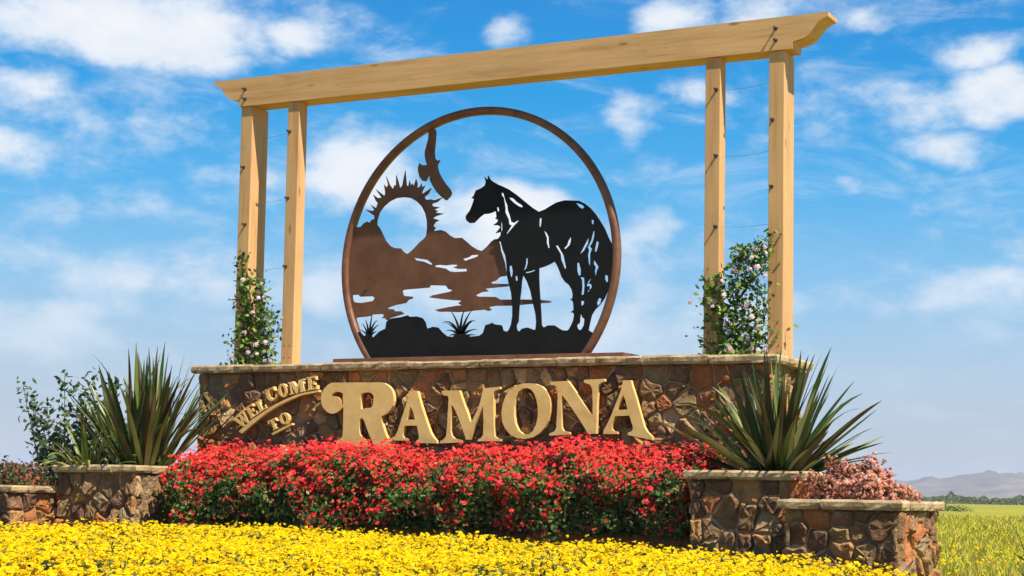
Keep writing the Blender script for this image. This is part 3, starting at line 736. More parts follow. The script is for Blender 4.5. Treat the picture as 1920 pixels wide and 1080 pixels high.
def slab(parent, x0, x1, y0, y1, z0, z1, R, mat, name="cap_stone"):
    out = []
    for (ax, ay), (bx, by) in (((x0, y0), (x1, y0)), ((x1, y0), (x1, y1)), ((x1, y1), (x0, y1)), ((x0, y1), (x0, y0))):
        L = math.hypot(bx - ax, by - ay)
        n = max(2, int(L / .075))
        for i in range(n):
            t = i / n
            nx, ny = (by - ay) / L, -(bx - ax) / L
            j = R.uniform(-.012, .004) if i else 0
            out.append((ax + (bx - ax) * t + nx * j, ay + (by - ay) * t + ny * j))
    k = len(out)
    cx, cy = (x0 + x1) / 2, (y0 + y1) / 2
    V, F = [], []
    for lz, ins in ((z0, .010), (z0 + (z1 - z0) * .3, 0), (z0 + (z1 - z0) * .75, -.002), (z1, .012)):
        for x, y in out:
            sx = 1 if x > cx else -1
            sy = 1 if y > cy else -1
            r_ = ins * R.uniform(.4, 1.5) + R.uniform(-.004, .004)
            ex = abs(x - (x1 if sx > 0 else x0)) < .03
            ey = abs(y - (y1 if sy > 0 else y0)) < .03
            V.append((x - sx * r_ * ex, y - sy * r_ * ey, lz + R.uniform(-.003, .003)))
    for l in range(3):
        for i in range(k):
            j = (i + 1) % k
            F.append((l * k + i, l * k + j, (l + 1) * k + j, (l + 1) * k + i))
    F.append(tuple(3 * k + i for i in range(k)))
    F.append(tuple(reversed(range(k))))
    part(name, V, F, mat, parent)


# sign wall
WX0, WX1, WD, CAPZ = 0.07, 6.64, 1.02, 2.369
R0 = random.Random(11)
wall = thing("sign_wall", (3.35, .55, 0), "long brown flagstone wall with slab top carrying the gold town name", "wall")
v, f = boxv(WX0 + .03, WX1 - .03, .09, WD - .03, 0, CAPZ - .085)
part("wall_core", v, f, M["mortar"], wall)
stone_face(wall, (WX0, .09, 1.12), (1, 0, 0), (0, -1, 0), WX1 - WX0, CAPZ - .085 - 1.12, 250, 5, M["stone"], .038)
stone_face(wall, (WX1 - .03, .07, .62), (0, 1, 0), (1, 0, 0), WD - .1, CAPZ - .085 - .62, 30, 6, M["stone"], .038)
cap_run(wall, 0.0, 6.72, 0.0, 1.09, CAPZ - .082, CAPZ, R0, "x", .85)

# gold letters
YL0, YL1 = -.020, .030
LET = {}
for nm, lab in (("R", "large gold letter R with a curled arm"), ("A1", "gold letter A after the R"), ("M", "gold letter M"), ("O", "gold letter O"),
                ("N", "gold letter N"), ("A2", "gold letter A at the end of the name")):
    v, f = plate(mm(T[nm]), YL0, YL1)
    LET[nm] = tag(part("letter", v, f, M["gold"], wall), lab)
for ch, lp in T["small"]:
    v, f = plate(mm(lp), YL0, YL1)
    tag(part("letter", v, f, M["gold"], wall), "small gold letter " + ch + " of the welcome line")
for nm in ("strip1", "strip2"):
    v, f = plate(mm(T[nm]), YL0 + .004, YL1 + .006)
    part("letter_rail", v, f, M["gold"], wall)
# pins that hold the letters to the stone
for nm in ("R", "A1", "M", "O", "N", "A2"):
    lp = mm(T[nm])
    n_ = 0
    for k in range(200):
        xs = [p[0] for p in lp[0]]
        zs = [p[1] for p in lp[0]]
        q = (rnd.uniform(min(xs), max(xs)), rnd.uniform(min(zs), max(zs)))
        if inside(q, lp[0]) and not any(inside(q, h) for h in lp[1:]):
            v, f = tube([(q[0], YL1 - .005, q[1]), (q[0], .1, q[1])], .006, 6)
            part("letter_pin", v, f, M["bolt"], LET[nm])
            n_ += 1
            if n_ == 3:
                break

# planters
def planter(name, x0, x1, y0, y1, ztop, label, seed, nf, ns):
    R = random.Random(seed)
    t = thing(name, ((x0 + x1) / 2, (y0 + y1) / 2, 0), label, "planter")
    o = .045
    zb = ztop - .075
    v, f = boxv(x0 + .03, x1 - .03, y0 + .03, y1 - .03, 0, zb)
    part("planter_core", v, f, M["mortar"], t)
    stone_face(t, (x0, y0 + .03, 0.2), (1, 0, 0), (0, -1, 0), x1 - x0, zb - .2, nf, seed + 1, M["stone"], .045, 1.1)
    stone_face(t, (x1 - .03, y0, 0.2), (0, 1, 0), (1, 0, 0), y1 - y0, zb - .2, ns, seed + 2, M["stone"], .045, 1.1)
    stone_face(t, (x0 + .03, y1, 0.2), (0, -1, 0), (-1, 0, 0), y1 - y0, zb - .2, ns, seed + 3, M["stone"], .045, 1.1)
    w_ = .2
    cap_run(t, x0 - o, x1 + o, y0 - o, y0 + w_, zb + .002, ztop, R, "x", .5)
    cap_run(t, x0 - o, x1 + o, y1 - w_, y1 + o, zb + .002, ztop, R, "x", .5)
    cap_run(t, x0 - o, x0 + w_, y0 + w_ + .005, y1 - w_ - .005, zb + .002, ztop, R, "y", .5)
    cap_run(t, x1 - w_, x1 + o, y0 + w_ + .005, y1 - w_ - .005, zb + .002, ztop, R, "y", .5)
    v, f = boxv(x0 + w_ - .01, x1 - w_ + .01, y0 + w_ - .01, y1 - w_ + .01, zb + .003, ztop - .025)
    part("planter_soil", v, f, M["soil"], t)
    return t


planter("stone_planter", 6.45, 7.385, -1.5, -.15, 1.262, "tall stone planter holding the spiky flax at the right of the wall", 21, 34, 34)
planter("stone_planter", 7.445, 8.36, -2.0, -.7, 1.035, "low stone planter holding the pink flowering bush, nearest the field", 31, 28, 32)
planter("stone_planter", -.66, .36, -1.3, -.1, 1.25, "tall stone planter holding the spiky flax at the left of the wall", 41, 36, 34)
planter("stone_planter", -1.75, -.72, -1.91, -.7, 1.03, "low stone planter holding the dull red bush, at the left edge", 51, 28, 32)

# low retaining wall below the red hedge
rt = thing("retaining_wall", (3.4, -.9, 0), "low dark stone retaining wall under the red flowering hedge", "wall")
v, f = boxv(.42, 6.39, -.93, -.62, 0, .70)
part("wall_core", v, f, M["mortar"], rt)
stone_face(rt, (.42, -.93, .3), (1, 0, 0), (0, -1, 0), 5.97, .40, 60, 61, M["stone"], .03)
v, f = boxv(.42, 6.39, -.6, .05, 0, .74)
part("bed_soil", v, f, M["soil"], rt)

# ------------------------------------------------------------------ timber frame
YP = .242
BZ0, BZ1 = 5.266, 5.583
frame = thing("timber_frame", (3.55, YP + .1, CAPZ), "tan timber arch of four posts and one long beam with scrolled ends", "wooden frame")
prof_r = [(6.77, BZ0), (6.777, 5.332), (6.818, 5.341), (6.871, 5.351), (6.934, 5.386), (6.976, 5.434), (7.018, 5.492), (7.07, 5.525), (7.121, 5.540), (7.121, BZ1)]
prof_l = [(7.15 - x, z) for x, z in prof_r]
prof = prof_r + prof_l[::-1]
v, f = plate([prof], YP - .025, YP + .25)
beam = part("beam", v, f, M["wood_x"], frame)
posts = {}
for nm, x, dp in (("outer_l", .402, .305), ("inner_l", 1.028, .155), ("inner_r", 5.896, .155), ("outer_r", 6.536, .305)):
    posts[nm] = bev_box("post", x, x + .15, YP, YP + dp, CAPZ - .012, BZ0 - .001, M["wood_z"], frame, .005)
    for dz in (.09, .22):
        for dx in (.04, .11):
            v, f = tube([(x + dx, YP + .004, CAPZ + dz), (x + dx, YP - .004, CAPZ + dz)], .007, 6)
            part("screw", v, f, M["bolt"], posts[nm])


def eye_bolt(x, z, par, y=YP, l=.045):
    v, f = tube([(x, y + .01, z), (x, y - .003, z)], .019, 10)
    V, F = [Vector(p) for p in v], list(f)
    for (p, r_, s) in (([(x, y, z), (x, y - l, z)], .008, 6), ([(x, y - .004, z), (x, y - .016, z)], .014, 6), ([(x, y - l + .008, z), (x, y - l - .010, z)], .012, 6)):
        v2, f2 = tube(p, r_, s)
        b_ = len(V)
        V += [Vector(q) for q in v2]
        F += [tuple(i + b_ for i in q) for q in f2]
    part("bolt", V, F, M["bolt"], par)


for x, z in ((.462, 5.455), (.466, 5.345), (6.61, 5.475), (6.61, 5.36)):
    eye_bolt(x, z, beam, YP - .025)
for x, z in ((.456, 4.582), (.50, 3.94), (1.06, 4.936), (1.06, 4.2), (1.06, 3.45), (6.575, 4.603), (6.57, 3.966), (6.565, 3.054), (6.01, 4.946), (6.012, 4.30), (6.014, 3.614)):
    eye_bolt(x, z, posts["outer_l" if x < .7 else "inner_l" if x < 2 else "inner_r" if x < 6.3 else "outer_r"])
for (xa, za, xb, zb) in ((.53, 4.9, 1.03, 4.94), (.53, 4.2, 1.03, 4.2), (.53, 3.45, 1.03, 3.45), (6.04, 4.95, 6.54, 4.98), (6.04, 4.30, 6.54, 4.32), (6.04, 3.62, 6.54, 3.62), (6.04, 3.05, 6.54, 3.05)):
    v, f = tube([(xa, YP + .06, za), ((xa + xb) / 2, YP + .06, (za + zb) / 2 - .015), (xb, YP + .06, zb)], .0016, 5)
    part("trellis_wire", v, f, M["wire"], frame)

# ------------------------------------------------------------------ ring sculpture
RX, RY, RZ, RR = 3.238, .5565, 3.431, 1.607
ring = thing("ring_sculpture", (RX, RY, CAPZ), "round rusty steel ring framing a black horse, sun, eagle and mountains", "sculpture")
BASE_T = CAPZ + .072
bev_box("base_plate", 1.62, 5.02, .36, .76, CAPZ - .004, BASE_T, M["ring"], ring, .006)
lim = math.asin((BASE_T - .02 - RZ) / RR)
pv, pf = [], []
NS, NT = 96, 14
for i in range(NS + 1):
    th = lim + (math.pi - 2 * lim) * i / NS
    cth, sth = math.cos(th), math.sin(th)
    for k in range(NT):
        ph = 2 * math.pi * k / NT
        # rounded square tube
        ca, sa = math.cos(ph), math.sin(ph)
        m_ = (abs(ca) ** 3.2 + abs(sa) ** 3.2) ** (-1 / 3.2)
        rr_ = RR + .042 * ca * m_
        pv.append((RX + rr_ * cth, RY + .048 * sa * m_, RZ + rr_ * sth))
for i in range(NS):
    for k in range(NT):
        k2 = (k + 1) % NT
        pf.append((i * NT + k, i * NT + k2, (i + 1) * NT + k2, (i + 1) * NT + k))
part("ring", pv, pf, M["ring"], ring, True)
v, f = plate(mm(T["brown"]), .546, .558)
tag(part("mountain_plate", v, f, M["rust"], ring), "rusty plate cut as mountains, mist and a spiky sun")
T["eagle"] = T["eagle"][:1]
v, f = plate(mm(T["eagle"]), .546, .558)
tag(part("eagle_plate", v, f, M["rust"], ring), "rusty plate cut as a flying eagle")
v, f = plate(mm(T["horse"]), .516, .528)
tag(part("horse_plate", v, f, M["black"], ring), "black plate cut as a standing horse facing left")
for _i in (0, -1, -2):
    T["rocks"][0][_i][1] = int((BASE_T - .004) * 1000)
v, f = plate(mm(T["rocks"]), .516 - .003, .528 - .003)
tag(part("rock_plate", v, f, M["black"], ring), "black plate cut as rocks")
for key in ("agave1", "agave2"):
    V, F = [], []
    for lp in T[key]:
        v, f = plate(mm([lp]), .518, .526)
        b_ = len(V)
        V += v
        F += [tuple(i + b_ for i in q) for q in f]
    tag(part("agave_plate", V, F, M["black"], ring), "black plate cut as a spiky agave")
for xs, zs in ((1.9, 3.2), (2.05, 2.6), (4.55, 3.1), (3.9, 2.55)):
    v, f = tube([(xs, .52, zs), (xs, .55, zs)], .012, 8)
    part("spacer", v, f, M["bolt"], ring)

# ------------------------------------------------------------------ plants
def flax_leaf(R, az, lean, length, width, droop):
    """points of one sword leaf from the origin: az direction it leans to, lean from vertical (rad)"""
    n = 11
    pos = Vector((0, 0, 0))
    ang = lean
    d = Vector((math.cos(az), math.sin(az), 0))
    side = Vector((-math.sin(az), math.cos(az), 0))
    tw = R.uniform(-.9, .9)
    V, F = [], []
    for i in range(n):
        t = i / (n - 1)
        dirn = d * math.sin(ang) + Vector((0, 0, 1)) * math.cos(ang)
        up = d * math.cos(ang) - Vector((0, 0, 1)) * math.sin(ang)
        w_ = width * (min(1, .55 + t * 1.6)) * (1 - t ** 2.6) ** .8 * .5 + .0015
        tt = tw * (.4 + t * .6)
        s = side * math.cos(tt) + up * math.sin(tt)
        u_ = up * math.cos(tt) - side * math.sin(tt)
        fold = .45 * (1 - .5 * t)
        V += [pos + s * w_ - u_ * w_ * fold * -1, pos, pos - s * w_ + u_ * w_ * fold]
        pos = pos + dirn * (length / (n - 1))
        ang += droop * (t ** 1.5) / n * 3.0
    for i in range(n - 1):
        a_ = i * 3
        F += [(a_, a_ + 1, a_ + 4, a_ + 3), (a_ + 1, a_ + 2, a_ + 5, a_ + 4)]
    return V, F


def flax(name, loc, label, seed, n, lmin, lmax, wmin, wmax, leanmax, spread, mat, droop=(.1, .7), group=None, bias=None):
    R = random.Random(seed)
    t = thing(name, loc, label, "plant", group)
    for i in range(n):
        u = R.random()
        lean = leanmax * u ** .75
        az = R.uniform(0, 2 * math.pi)
        V, F = flax_leaf(R, az, lean, R.uniform(lmin, lmax) * (1 - .2 * u), R.uniform(wmin, wmax), R.uniform(*droop) * (.3 + u) + (R.uniform(.6, 1.6) if R.random() < .14 else 0))
        rb = spread * (.2 + .8 * u)
        off = Vector((math.cos(az) * rb + R.gauss(0, spread * .35), math.sin(az) * rb + R.gauss(0, spread * .35), R.uniform(-.03, 0)))
        link("leaf", mesh("leaf", [v_ + off for v_ in V], F, True), mat, t)
    return t


flax("flax_plant", (6.99, -.82, 1.22), "spiky bronze green flax in the tall planter at the right of the wall", 3, 150, .84, 1.26, .040, .070, 1.25, .15, M["flax"], (.0, .35))
flax("flax_plant", (-.06, -.70, 1.20), "spiky dark green flax in the tall planter at the left of the wall", 4, 165, .95, 1.42, .040, .068, .76, .20, M["flax"], (.0, .35))
flax("arching_lily_plant", (-.42, -1.08, 1.20), "small yellow green arching leaves at the left end of the tall planter", 5, 64, .45, .85, .020, .034, 1.35, .13, M["lily"], (.7, 1.9))
flax("flax_plant", (9.78, -3.0, .02), "dark pointed flax leaves poking in at the right edge of the picture", 6, 30, .70, .95, .03, .045, .9, .08, M["flax"], (.1, .5))


def rand_dirs(n, rg):
    v = rg.normal(size=(n, 3))
    return v / np.linalg.norm(v, axis=1, keepdims=True)


def leaf_cloud(P, D, size, rg, aspect=.55, jitter=.8):
    """rhombic folded leaves at points P facing D; returns V, F (quads)"""
    n = len(P)
    d = D + rg.normal(size=(n, 3)) * jitter
    d /= np.linalg.norm(d, axis=1, keepdims=True)
    a_ = np.cross(d, rand_dirs(n, rg))
    a_ /= np.linalg.norm(a_, axis=1, keepdims=True) + 1e-9
    b_ = np.cross(d, a_)
    s = (size * rg.uniform(.6, 1.3, n))[:, None]
    p0 = P - a_ * s
    p1 = P + b_ * s * aspect - d * s * .18
    p2 = P + a_ * s - d * s * .25
    p3 = P - b_ * s * aspect - d * s * .18
    V = np.stack([p0, p1, p2, p3], 1).reshape(-1, 3)
    F = np.arange(4 * n).reshape(n, 4)
    return V, F


def blossom_mesh(R, petals=9, rad=1.0):
    """small ruffled flower head, unit radius, facing +z"""
    V, F = [], []
    for layer, (r_, z_, k) in enumerate(((1.0, 0.0, petals), (.66, .26, petals - 2))):
        for i in range(k):
            a_ = 2 * math.pi * (i + .5 * layer) / k + R.uniform(-.15, .15)
            w_ = math.pi / k * 1.15
            rr_ = r_ * R.uniform(.82, 1.1)
            b_ = len(V)
            V += [(0, 0, z_ + .06), (math.cos(a_ - w_) * rr_ * .72, math.sin(a_ - w_) * rr_ * .72, z_ + .08),
                  (math.cos(a_) * rr_, math.sin(a_) * rr_, z_ - .12 + R.uniform(-.1, .14)), (math.cos(a_ + w_) * rr_ * .72, math.sin(a_ + w_) * rr_ * .72, z_ + .08)]
            F.append((b_, b_ + 1, b_ + 2, b_ + 3))
    return V, F


def scatter_heads(protos, P, D, rad, rg):
    """numpy instancing of small flower heads into one mesh: returns V, F"""
    VV, FF = [], []
    base = 0
    n = len(P)
    pick = rg.integers(0, len(protos), n)
    up = D / np.linalg.norm(D, axis=1, keepdims=True)
    a_ = np.cross(up, rand_dirs(n, rg))
    a_ /= np.linalg.norm(a_, axis=1, keepdims=True) + 1e-9
    b_ = np.cross(up, a_)
    for k, (pv_, pf_) in enumerate(protos):
        idx = np.where(pick == k)[0]
        if not len(idx):
            continue
        pv_ = np.array(pv_)
        pf_ = np.array(pf_)
        w_ = (a_[idx][:, None, :] * pv_[None, :, 0:1] + b_[idx][:, None, :] * pv_[None, :, 1:2] + up[idx][:, None, :] * pv_[None, :, 2:3])
        w_ = w_ * rad[idx][:, None, None] + P[idx][:, None, :]
        VV.append(w_.reshape(-1, 3))
        f_ = pf_[None] + (np.arange(len(idx)) * len(pv_))[:, None, None] + base
        FF.append(f_.reshape(-1, pf_.shape[1]))
        base += len(idx) * len(pv_)
    return np.concatenate(VV), np.concatenate(FF)


def camdist(P):
    return np.linalg.norm(P - np.array(CAM), axis=1)


def head_objects(name, protos, P, D, rad, rg, mat, parent):
    """single flower heads as parts that share mesh data"""
    mes = []
    for v_, f_ in protos:
        me = mesh(name, v_, f_)
        me.materials.append(mat)
        mes.append(me)
    og = np.array(origin(parent))
    for i in range(len(P)):
        q = Vector(D[i]).to_track_quat("Z", "Y").to_euler()
        o = bpy.data.objects.new(name, mes[int(rg.integers(0, len(mes)))])
        COL.objects.link(o)
        o.parent = parent
        o.location = P[i] - og
        o.rotation_euler = q
        o.scale = (rad[i],) * 3


Rp = random.Random(99)
HEADS = [blossom_mesh(Rp, 8) for _ in range(6)]
SMALL = [blossom_mesh(Rp, 6) for _ in range(5)]


def lite_mesh(R):
    """five ruffled petals and a raised heart"""
    V, F = [], []
    for i in range(5):
        a_ = 2 * math.pi * i / 5 + R.uniform(-.25, .25)
        w_ = R.uniform(.5, .75)
        r_ = R.uniform(.75, 1.2)
        b_ = len(V)
        h_ = R.uniform(-.25, .35)
        V += [(0, 0, 0), (math.cos(a_ - w_) * r_ * .7, math.sin(a_ - w_) * r_ * .7, .12), (math.cos(a_) * r_, math.sin(a_) * r_, h_), (math.cos(a_ + w_) * r_ * .7, math.sin(a_ + w_) * r_ * .7, .12)]
        F.append((b_, b_ + 1, b_ + 2, b_ + 3))
    b_ = len(V)
    V += [(-.4, 0, .1), (0, -.4, .32), (.4, 0, .1), (0, .4, .32)]
    F.append((b_, b_ + 1, b_ + 2, b_ + 3))
    return V, F


LITE = [lite_mesh(Rp) for _ in range(8)]

# red hedge -----------------------------------------------------------
rg = np.random.default_rng(12)


def hedge_surface(n, rg, inner=False):
    """points on / in the draping hedge body with outward directions"""
    t = rg.uniform(0, 1, n)
    x0 = .40 + .40 * t
    x = x0 + (6.42 - .1 * t - x0) * rg.uniform(0, 1, n)                       # 0 back top .. 1 front bottom
    bump_ = np.array([noise.fractal(Vector((xx * 1.5, 1.7, 0)), .8, 2, 3) for xx in x])
    bump2 = np.array([noise.fractal(Vector((xx * 2.1, tt * 3.0, 4.4)), .8, 2, 3) for xx, tt in zip(x, t)])
    ang = t * 1.85 - .25
    cy, cz = -.62, .93
    ry = .72 + .22 * bump2
    rz = .455 + .13 * bump_ + .05 * bump2
    y = cy - np.sin(ang) * ry
    z = cz + np.cos(ang) * rz
    low = t > .86
    z = np.where(low, z - (t - .86) * 1.5 * (1 + bump_), z)
    D = np.stack([np.zeros(n), -np.sin(ang), np.cos(ang)], 1)
    P = np.stack([x, y, z], 1)
    dep = rg.uniform(0, 1, n) ** 1.6 * .30
    P = P - D * dep[:, None]
    return P, D, t


hedge = thing("flowering_hedge", (3.4, -.75, .85), "long low hedge covered in red blossoms in front of the stone wall", "hedge")
P, D, t = hedge_surface(36000, rg)
V, F = leaf_cloud(P + D * (rg.uniform(0, 1, len(P)) ** 3 * .06)[:, None], D, .024, rg, .6, .8)
nf_ = 11000
Pi = np.stack([rg.uniform(.5, 6.38, nf_), -.70 - .45 * rg.uniform(0, 1, nf_), rg.uniform(.68, 1.12, nf_)], 1)
V2, F2 = leaf_cloud(Pi, np.tile(np.array([[0, -.8, .4]]), (nf_, 1)), .028, rg, .6, .8)
V, F = np.concatenate([V, V2]), np.concatenate([F, F2 + len(V)])
tag(nppart("foliage", V, F, M["hedge_leaf"], hedge), None, None, None, "stuff")
P, D, t = hedge_surface(46000, rg)
# blossoms crowd the top and thin out downwards, in clusters
cl = np.array([noise.fractal(Vector((p[0] * 3.1, p[1] * 3.1, p[2] * 3.1)), .8, 2, 4) for p in P])
pr = np.clip(1.0 - .92 * np.clip((t - .30) / .66, 0, 1) ** .75 + cl * .6, .015, 1)
k = rg.uniform(0, 1, len(P)) < pr * .95
P, D, t = P[k], D[k], t[k]
P = P + D * (rg.uniform(0, 1, len(P)) ** 1.8 * .13 * np.where(t < .45, 1.0, .5) + .008)[:, None] + rg.normal(0, .014, P.shape)
D = D + rg.normal(0, .35, D.shape) + np.array([.15, -.35, .2])
rad = .009 + .022 * rg.uniform(0, 1, len(P)) ** 2.0
order = np.argsort(-rad / camdist(P))
# loose sprigs standing above the top
ns_ = 1500
Ps, Ds, ts = hedge_surface(ns_, rg)
kk = ts < .5
Ps, Ds = Ps[kk], Ds[kk]
Ps = Ps + np.array([0, -.02, 1.0]) * rg.uniform(.03, .17, (len(Ps), 1)) + rg.normal(0, .015, Ps.shape)
P = np.concatenate([P, Ps])
D = np.concatenate([D, Ds + rg.normal(0, .5, Ds.shape)])
rad = np.concatenate([rad, rg.uniform(.010, .022, len(Ps))])
order = np.argsort(-rad / camdist(P))
big, rest = order[:300], order[300:]
head_objects("blossom", SMALL, P[big], D[big], rad[big], rg, M["red_o"], hedge)
V, F = scatter_heads(LITE, P[rest], D[rest], rad[rest], rg)
tag(nppart("blossom_mass", V, F, M["red"], hedge), None, None, None, "stuff")
VV, FF = [], []
for i in range(90):
    x = rnd.uniform(.45, 6.4)
    pts = [(x, rnd.uniform(-.55, -.3), .86), (x + rnd.uniform(-.1, .1), -.8, rnd.uniform(1.05, 1.25)), (x + rnd.uniform(-.15, .15), -1.15, rnd.uniform(.8, 1.1))]
    v, f = tube(pts, [.008, .006, .003], 4, False)
    b_ = len(VV)
    VV += v
    FF += [tuple(i_ + b_ for i_ in q) for q in f]
tag(part("stems", VV, FF, M["bark"], hedge), None, None, None, "stuff")

# yellow flower bed ---------------------------------------------------
BED = [(-6, -2.2), (-1.8, -2.05), (-.7, -2.05), (-.62, -1.42), (.4, -1.38), (3, -1.42), (6.42, -1.62), (7.4, -2.12), (8.42, -2.14), (8.85, -3.0), (9.25, -4.3), (9.6, -6.5), (9.0, -9.6), (4.2, -9.8), (-1, -7.5), (-6, -5)]


def bed_top(x, y):
    u = math.exp(-((x - 2.4) / 3.2) ** 2) * math.exp(-((y + 1.4) / 2.2) ** 2)
    e = 1.0
    if x > 7.2:
        e = max(0, 1 - (x - 7.2) / 4.5)
    return (.555 + .075 * u) * (.55 + .45 * e) + .03 * noise.noise(Vector((x * .9, y * .9, 0)))


bm = bmesh.new()
gx, gy = 60, 44
grid = {}
for i in range(gx + 1):
    for j in range(gy + 1):
        x, y = -7 + 17.5 * i / gx, -10.6 + 11.4 * j / gy
        dmin = 1e9
        ins = inside((x, y), BED)
        for a_ in range(len(BED)):
            p, q = Vector(BED[a_]), Vector(BED[(a_ + 1) % len(BED)])
            w_ = Vector((x, y))
            tt = max(0, min(1, (w_ - p).dot(q - p) / (q - p).length_squared))
            dmin = min(dmin, (w_ - (p + (q - p) * tt)).length)
        near = y > -2.3 and x < 7.6
        s = 1.0 if ins or near else max(0, 1 - dmin / .9)
        z = (bed_top(x, y) - .26) * s + .012 - (.03 if s == 0 else 0)
        grid[i, j] = bm.verts.new((x, y, z))
for i in range(gx):
    for j in range(gy):
        bm.faces.new((grid[i, j], grid[i + 1, j], grid[i + 1, j + 1], grid[i, j + 1]))
me = bpy.data.meshes.new("bed_mound")
bm.to_mesh(me)
bm.free()
me.polygons.foreach_set("use_smooth", [True] * len(me.polygons))
tag(link("bed_mound", me, M["soil"]), "raised soil mound under the yellow flowers", None, None, "structure")

rg = np.random.default_rng(31)


def in_bed(n):
    X = rg.uniform(-6, 9.7, n)
    Y = rg.uniform(-9.8, -1.35, n)
    poly = BED
    c = np.zeros(n, bool)
    j = len(poly) - 1
    for i in range(len(poly)):
        xi, yi = poly[i]
        xj, yj = poly[j]
        if yi != yj:
            c ^= ((yi > Y) != (yj > Y)) & (X < (xj - xi) * (Y - yi) / (yj - yi) + xi)
        j = i
    return X[c], Y[c]


bed = thing("flower_bed", (3, -4, .3), "broad bed of bright yellow flowers across the foreground", "flower bed")
X, Y = in_bed(118000)
nz = np.array([noise.fractal(Vector((a_ * 1.1, b_ * 1.1, 2.2)), .8, 2, 4) for a_, b_ in zip(X, Y)])
keep = rg.uniform(0, 1, len(X)) < np.clip(.74 + nz * .9, .05, 1) * np.where(X > 8.3, .5, 1)
X, Y, nz = X[keep], Y[keep], nz[keep]
Z = np.array([bed_top(a_, b_) for a_, b_ in zip(X, Y)]) + rg.normal(0, .024, len(X)) + nz * .05 + .05 * rg.uniform(0, 1, len(X)) ** 8
P = np.stack([X, Y, Z], 1)
D = np.stack([rg.normal(.15, .38, len(X)), rg.normal(-.35, .38, len(X)), np.ones(len(X))], 1)
rad = .010 + .017 * rg.uniform(0, 1, len(X)) ** 1.5
# what the photograph can see largest: nearest heads inside the view
rel = P - np.array(CAM)
fx = rel @ np.array(CF)
sx = 960 + 3238.5 * (rel @ np.array(CR)) / fx
sy = 659.35 - 3238.5 * (rel @ np.array(CU)) / fx
vis = (sx > 0) & (sx < 1920) & (sy > 0) & (sy < 1078)
score = np.where(vis, rad / fx, 0)
order = np.argsort(-score)
big, rest = order[:300], order[300:]
head_objects("yellow_flower", HEADS, P[big], D[big], rad[big], rg, M["yellow_o"], bed)
V, F = scatter_heads(LITE, P[rest], D[rest], rad[rest], rg)
tag(nppart("flower_mass", V, F, M["yellow"], bed), None, None, None, "stuff")
X, Y = in_bed(60000)
Z = np.array([bed_top(a_, b_) for a_, b_ in zip(X, Y)]) - rg.uniform(-.03, .17, len(X))
P = np.stack([X, Y, Z], 1)
D = np.stack([rg.normal(0, .5, len(X)), rg.normal(0, .5, len(X)), rg.uniform(.2, 1, len(X))], 1)
V, F = leaf_cloud(P, D, .028, rg, .32, .6)
tag(nppart("foliage", V, F, M["bed_leaf"], bed), None, None, None, "stuff")

# bushes in the low planters -----------------------------------------
def dome_bush(name, loc, rx, ry, rz, label, seed, leafm, petalm, nleaf, npet, hsize, cat="bush"):
    rg = np.random.default_rng(seed)
    t = thing(name, loc, label, cat)
    c = np.array(loc)

    def pts(n, dep):
        d = rand_dirs(n, rg)
        d[:, 2] = np.abs(d[:, 2]) * 1.0 - .12
        lump = np.array([noise.fractal(Vector((q[0] * 2.2 + seed, q[1] * 2.2, q[2] * 2.2)), .8, 2, 3) for q in d])
        r_ = (1 + .55 * lump) * (1 - rg.uniform(0, 1, n) ** 1.5 * dep)
        return c + d * np.array([rx, ry, rz]) * r_[:, None], d
    P, D = pts(nleaf, .6)
    V, F = leaf_cloud(P, D, .024, rg, .55, .8)
    tag(nppart("foliage", V, F, leafm, t), None, None, None, "stuff")
    P, D = pts(npet, .22)
    D = D + rg.normal(0, .4, D.shape) + np.array([0, -.2, .2])
    rad = rg.uniform(.6, 1.25, len(P)) * hsize
    P = P + D / np.linalg.norm(D, axis=1, keepdims=True) * .015
    o_ = np.argsort(-rad / camdist(P) * np.where((P - c) @ (np.array(CAM) - c) > 0, 1, .2))
    k_ = min(120, npet)
    head_objects("blossom", SMALL, P[o_[:k_]], D[o_[:k_]], rad[o_[:k_]], rg, petalm[0], t)
    V, F = scatter_heads(SMALL, P[o_[k_:]], D[o_[k_:]], rad[o_[k_:]], rg)
    tag(nppart("blossom_mass", V, F, petalm[1], t), None, None, None, "stuff")
    VV, FF = [], []
    R = random.Random(seed)
    for i in range(14):
        a_ = R.uniform(0, 6.28)
        v, f = tube([loc, (loc[0] + math.cos(a_) * rx * .4, loc[1] + math.sin(a_) * ry * .4, loc[2] + rz * .4), (loc[0] + math.cos(a_) * rx * .75, loc[1] + math.sin(a_) * ry * .75, loc[2] + rz * R.uniform(.4, .8))], [.008, .005, .002], 4, False)
        b_ = len(VV)
        VV += v
        FF += [tuple(i_ + b_ for i_ in q) for q in f]
    part("stems", VV, FF, M["bark"], t)
    return t


M["pink_o"] = leaf_mat("pink_blossom", [(.66, .26, .16), (.74, .38, .28), (.60, .20, .11), (.76, .46, .36)], .6, False, .3)
M["dull_o"] = leaf_mat("dull_blossom", [(.30, .06, .04), (.40, .10, .09), (.22, .09, .04), (.34, .12, .06)], .6, False, .2)
dome_bush("flowering_bush", (7.86, -1.38, 1.03), .43, .38, .34, "rounded pink flowering bush in the low planter nearest the field", 8, M["dull_red"], (M["pink_o"], M["pink"]), 1800, 2300, .021)
dome_bush("flowering_bush", (-1.22, -1.35, 1.02), .52, .40, .27, "low dull red bush in the low planter at the left edge", 9, M["dull_red"], (M["dull_o"], M["dull_red"]), 2600, 260, .022)

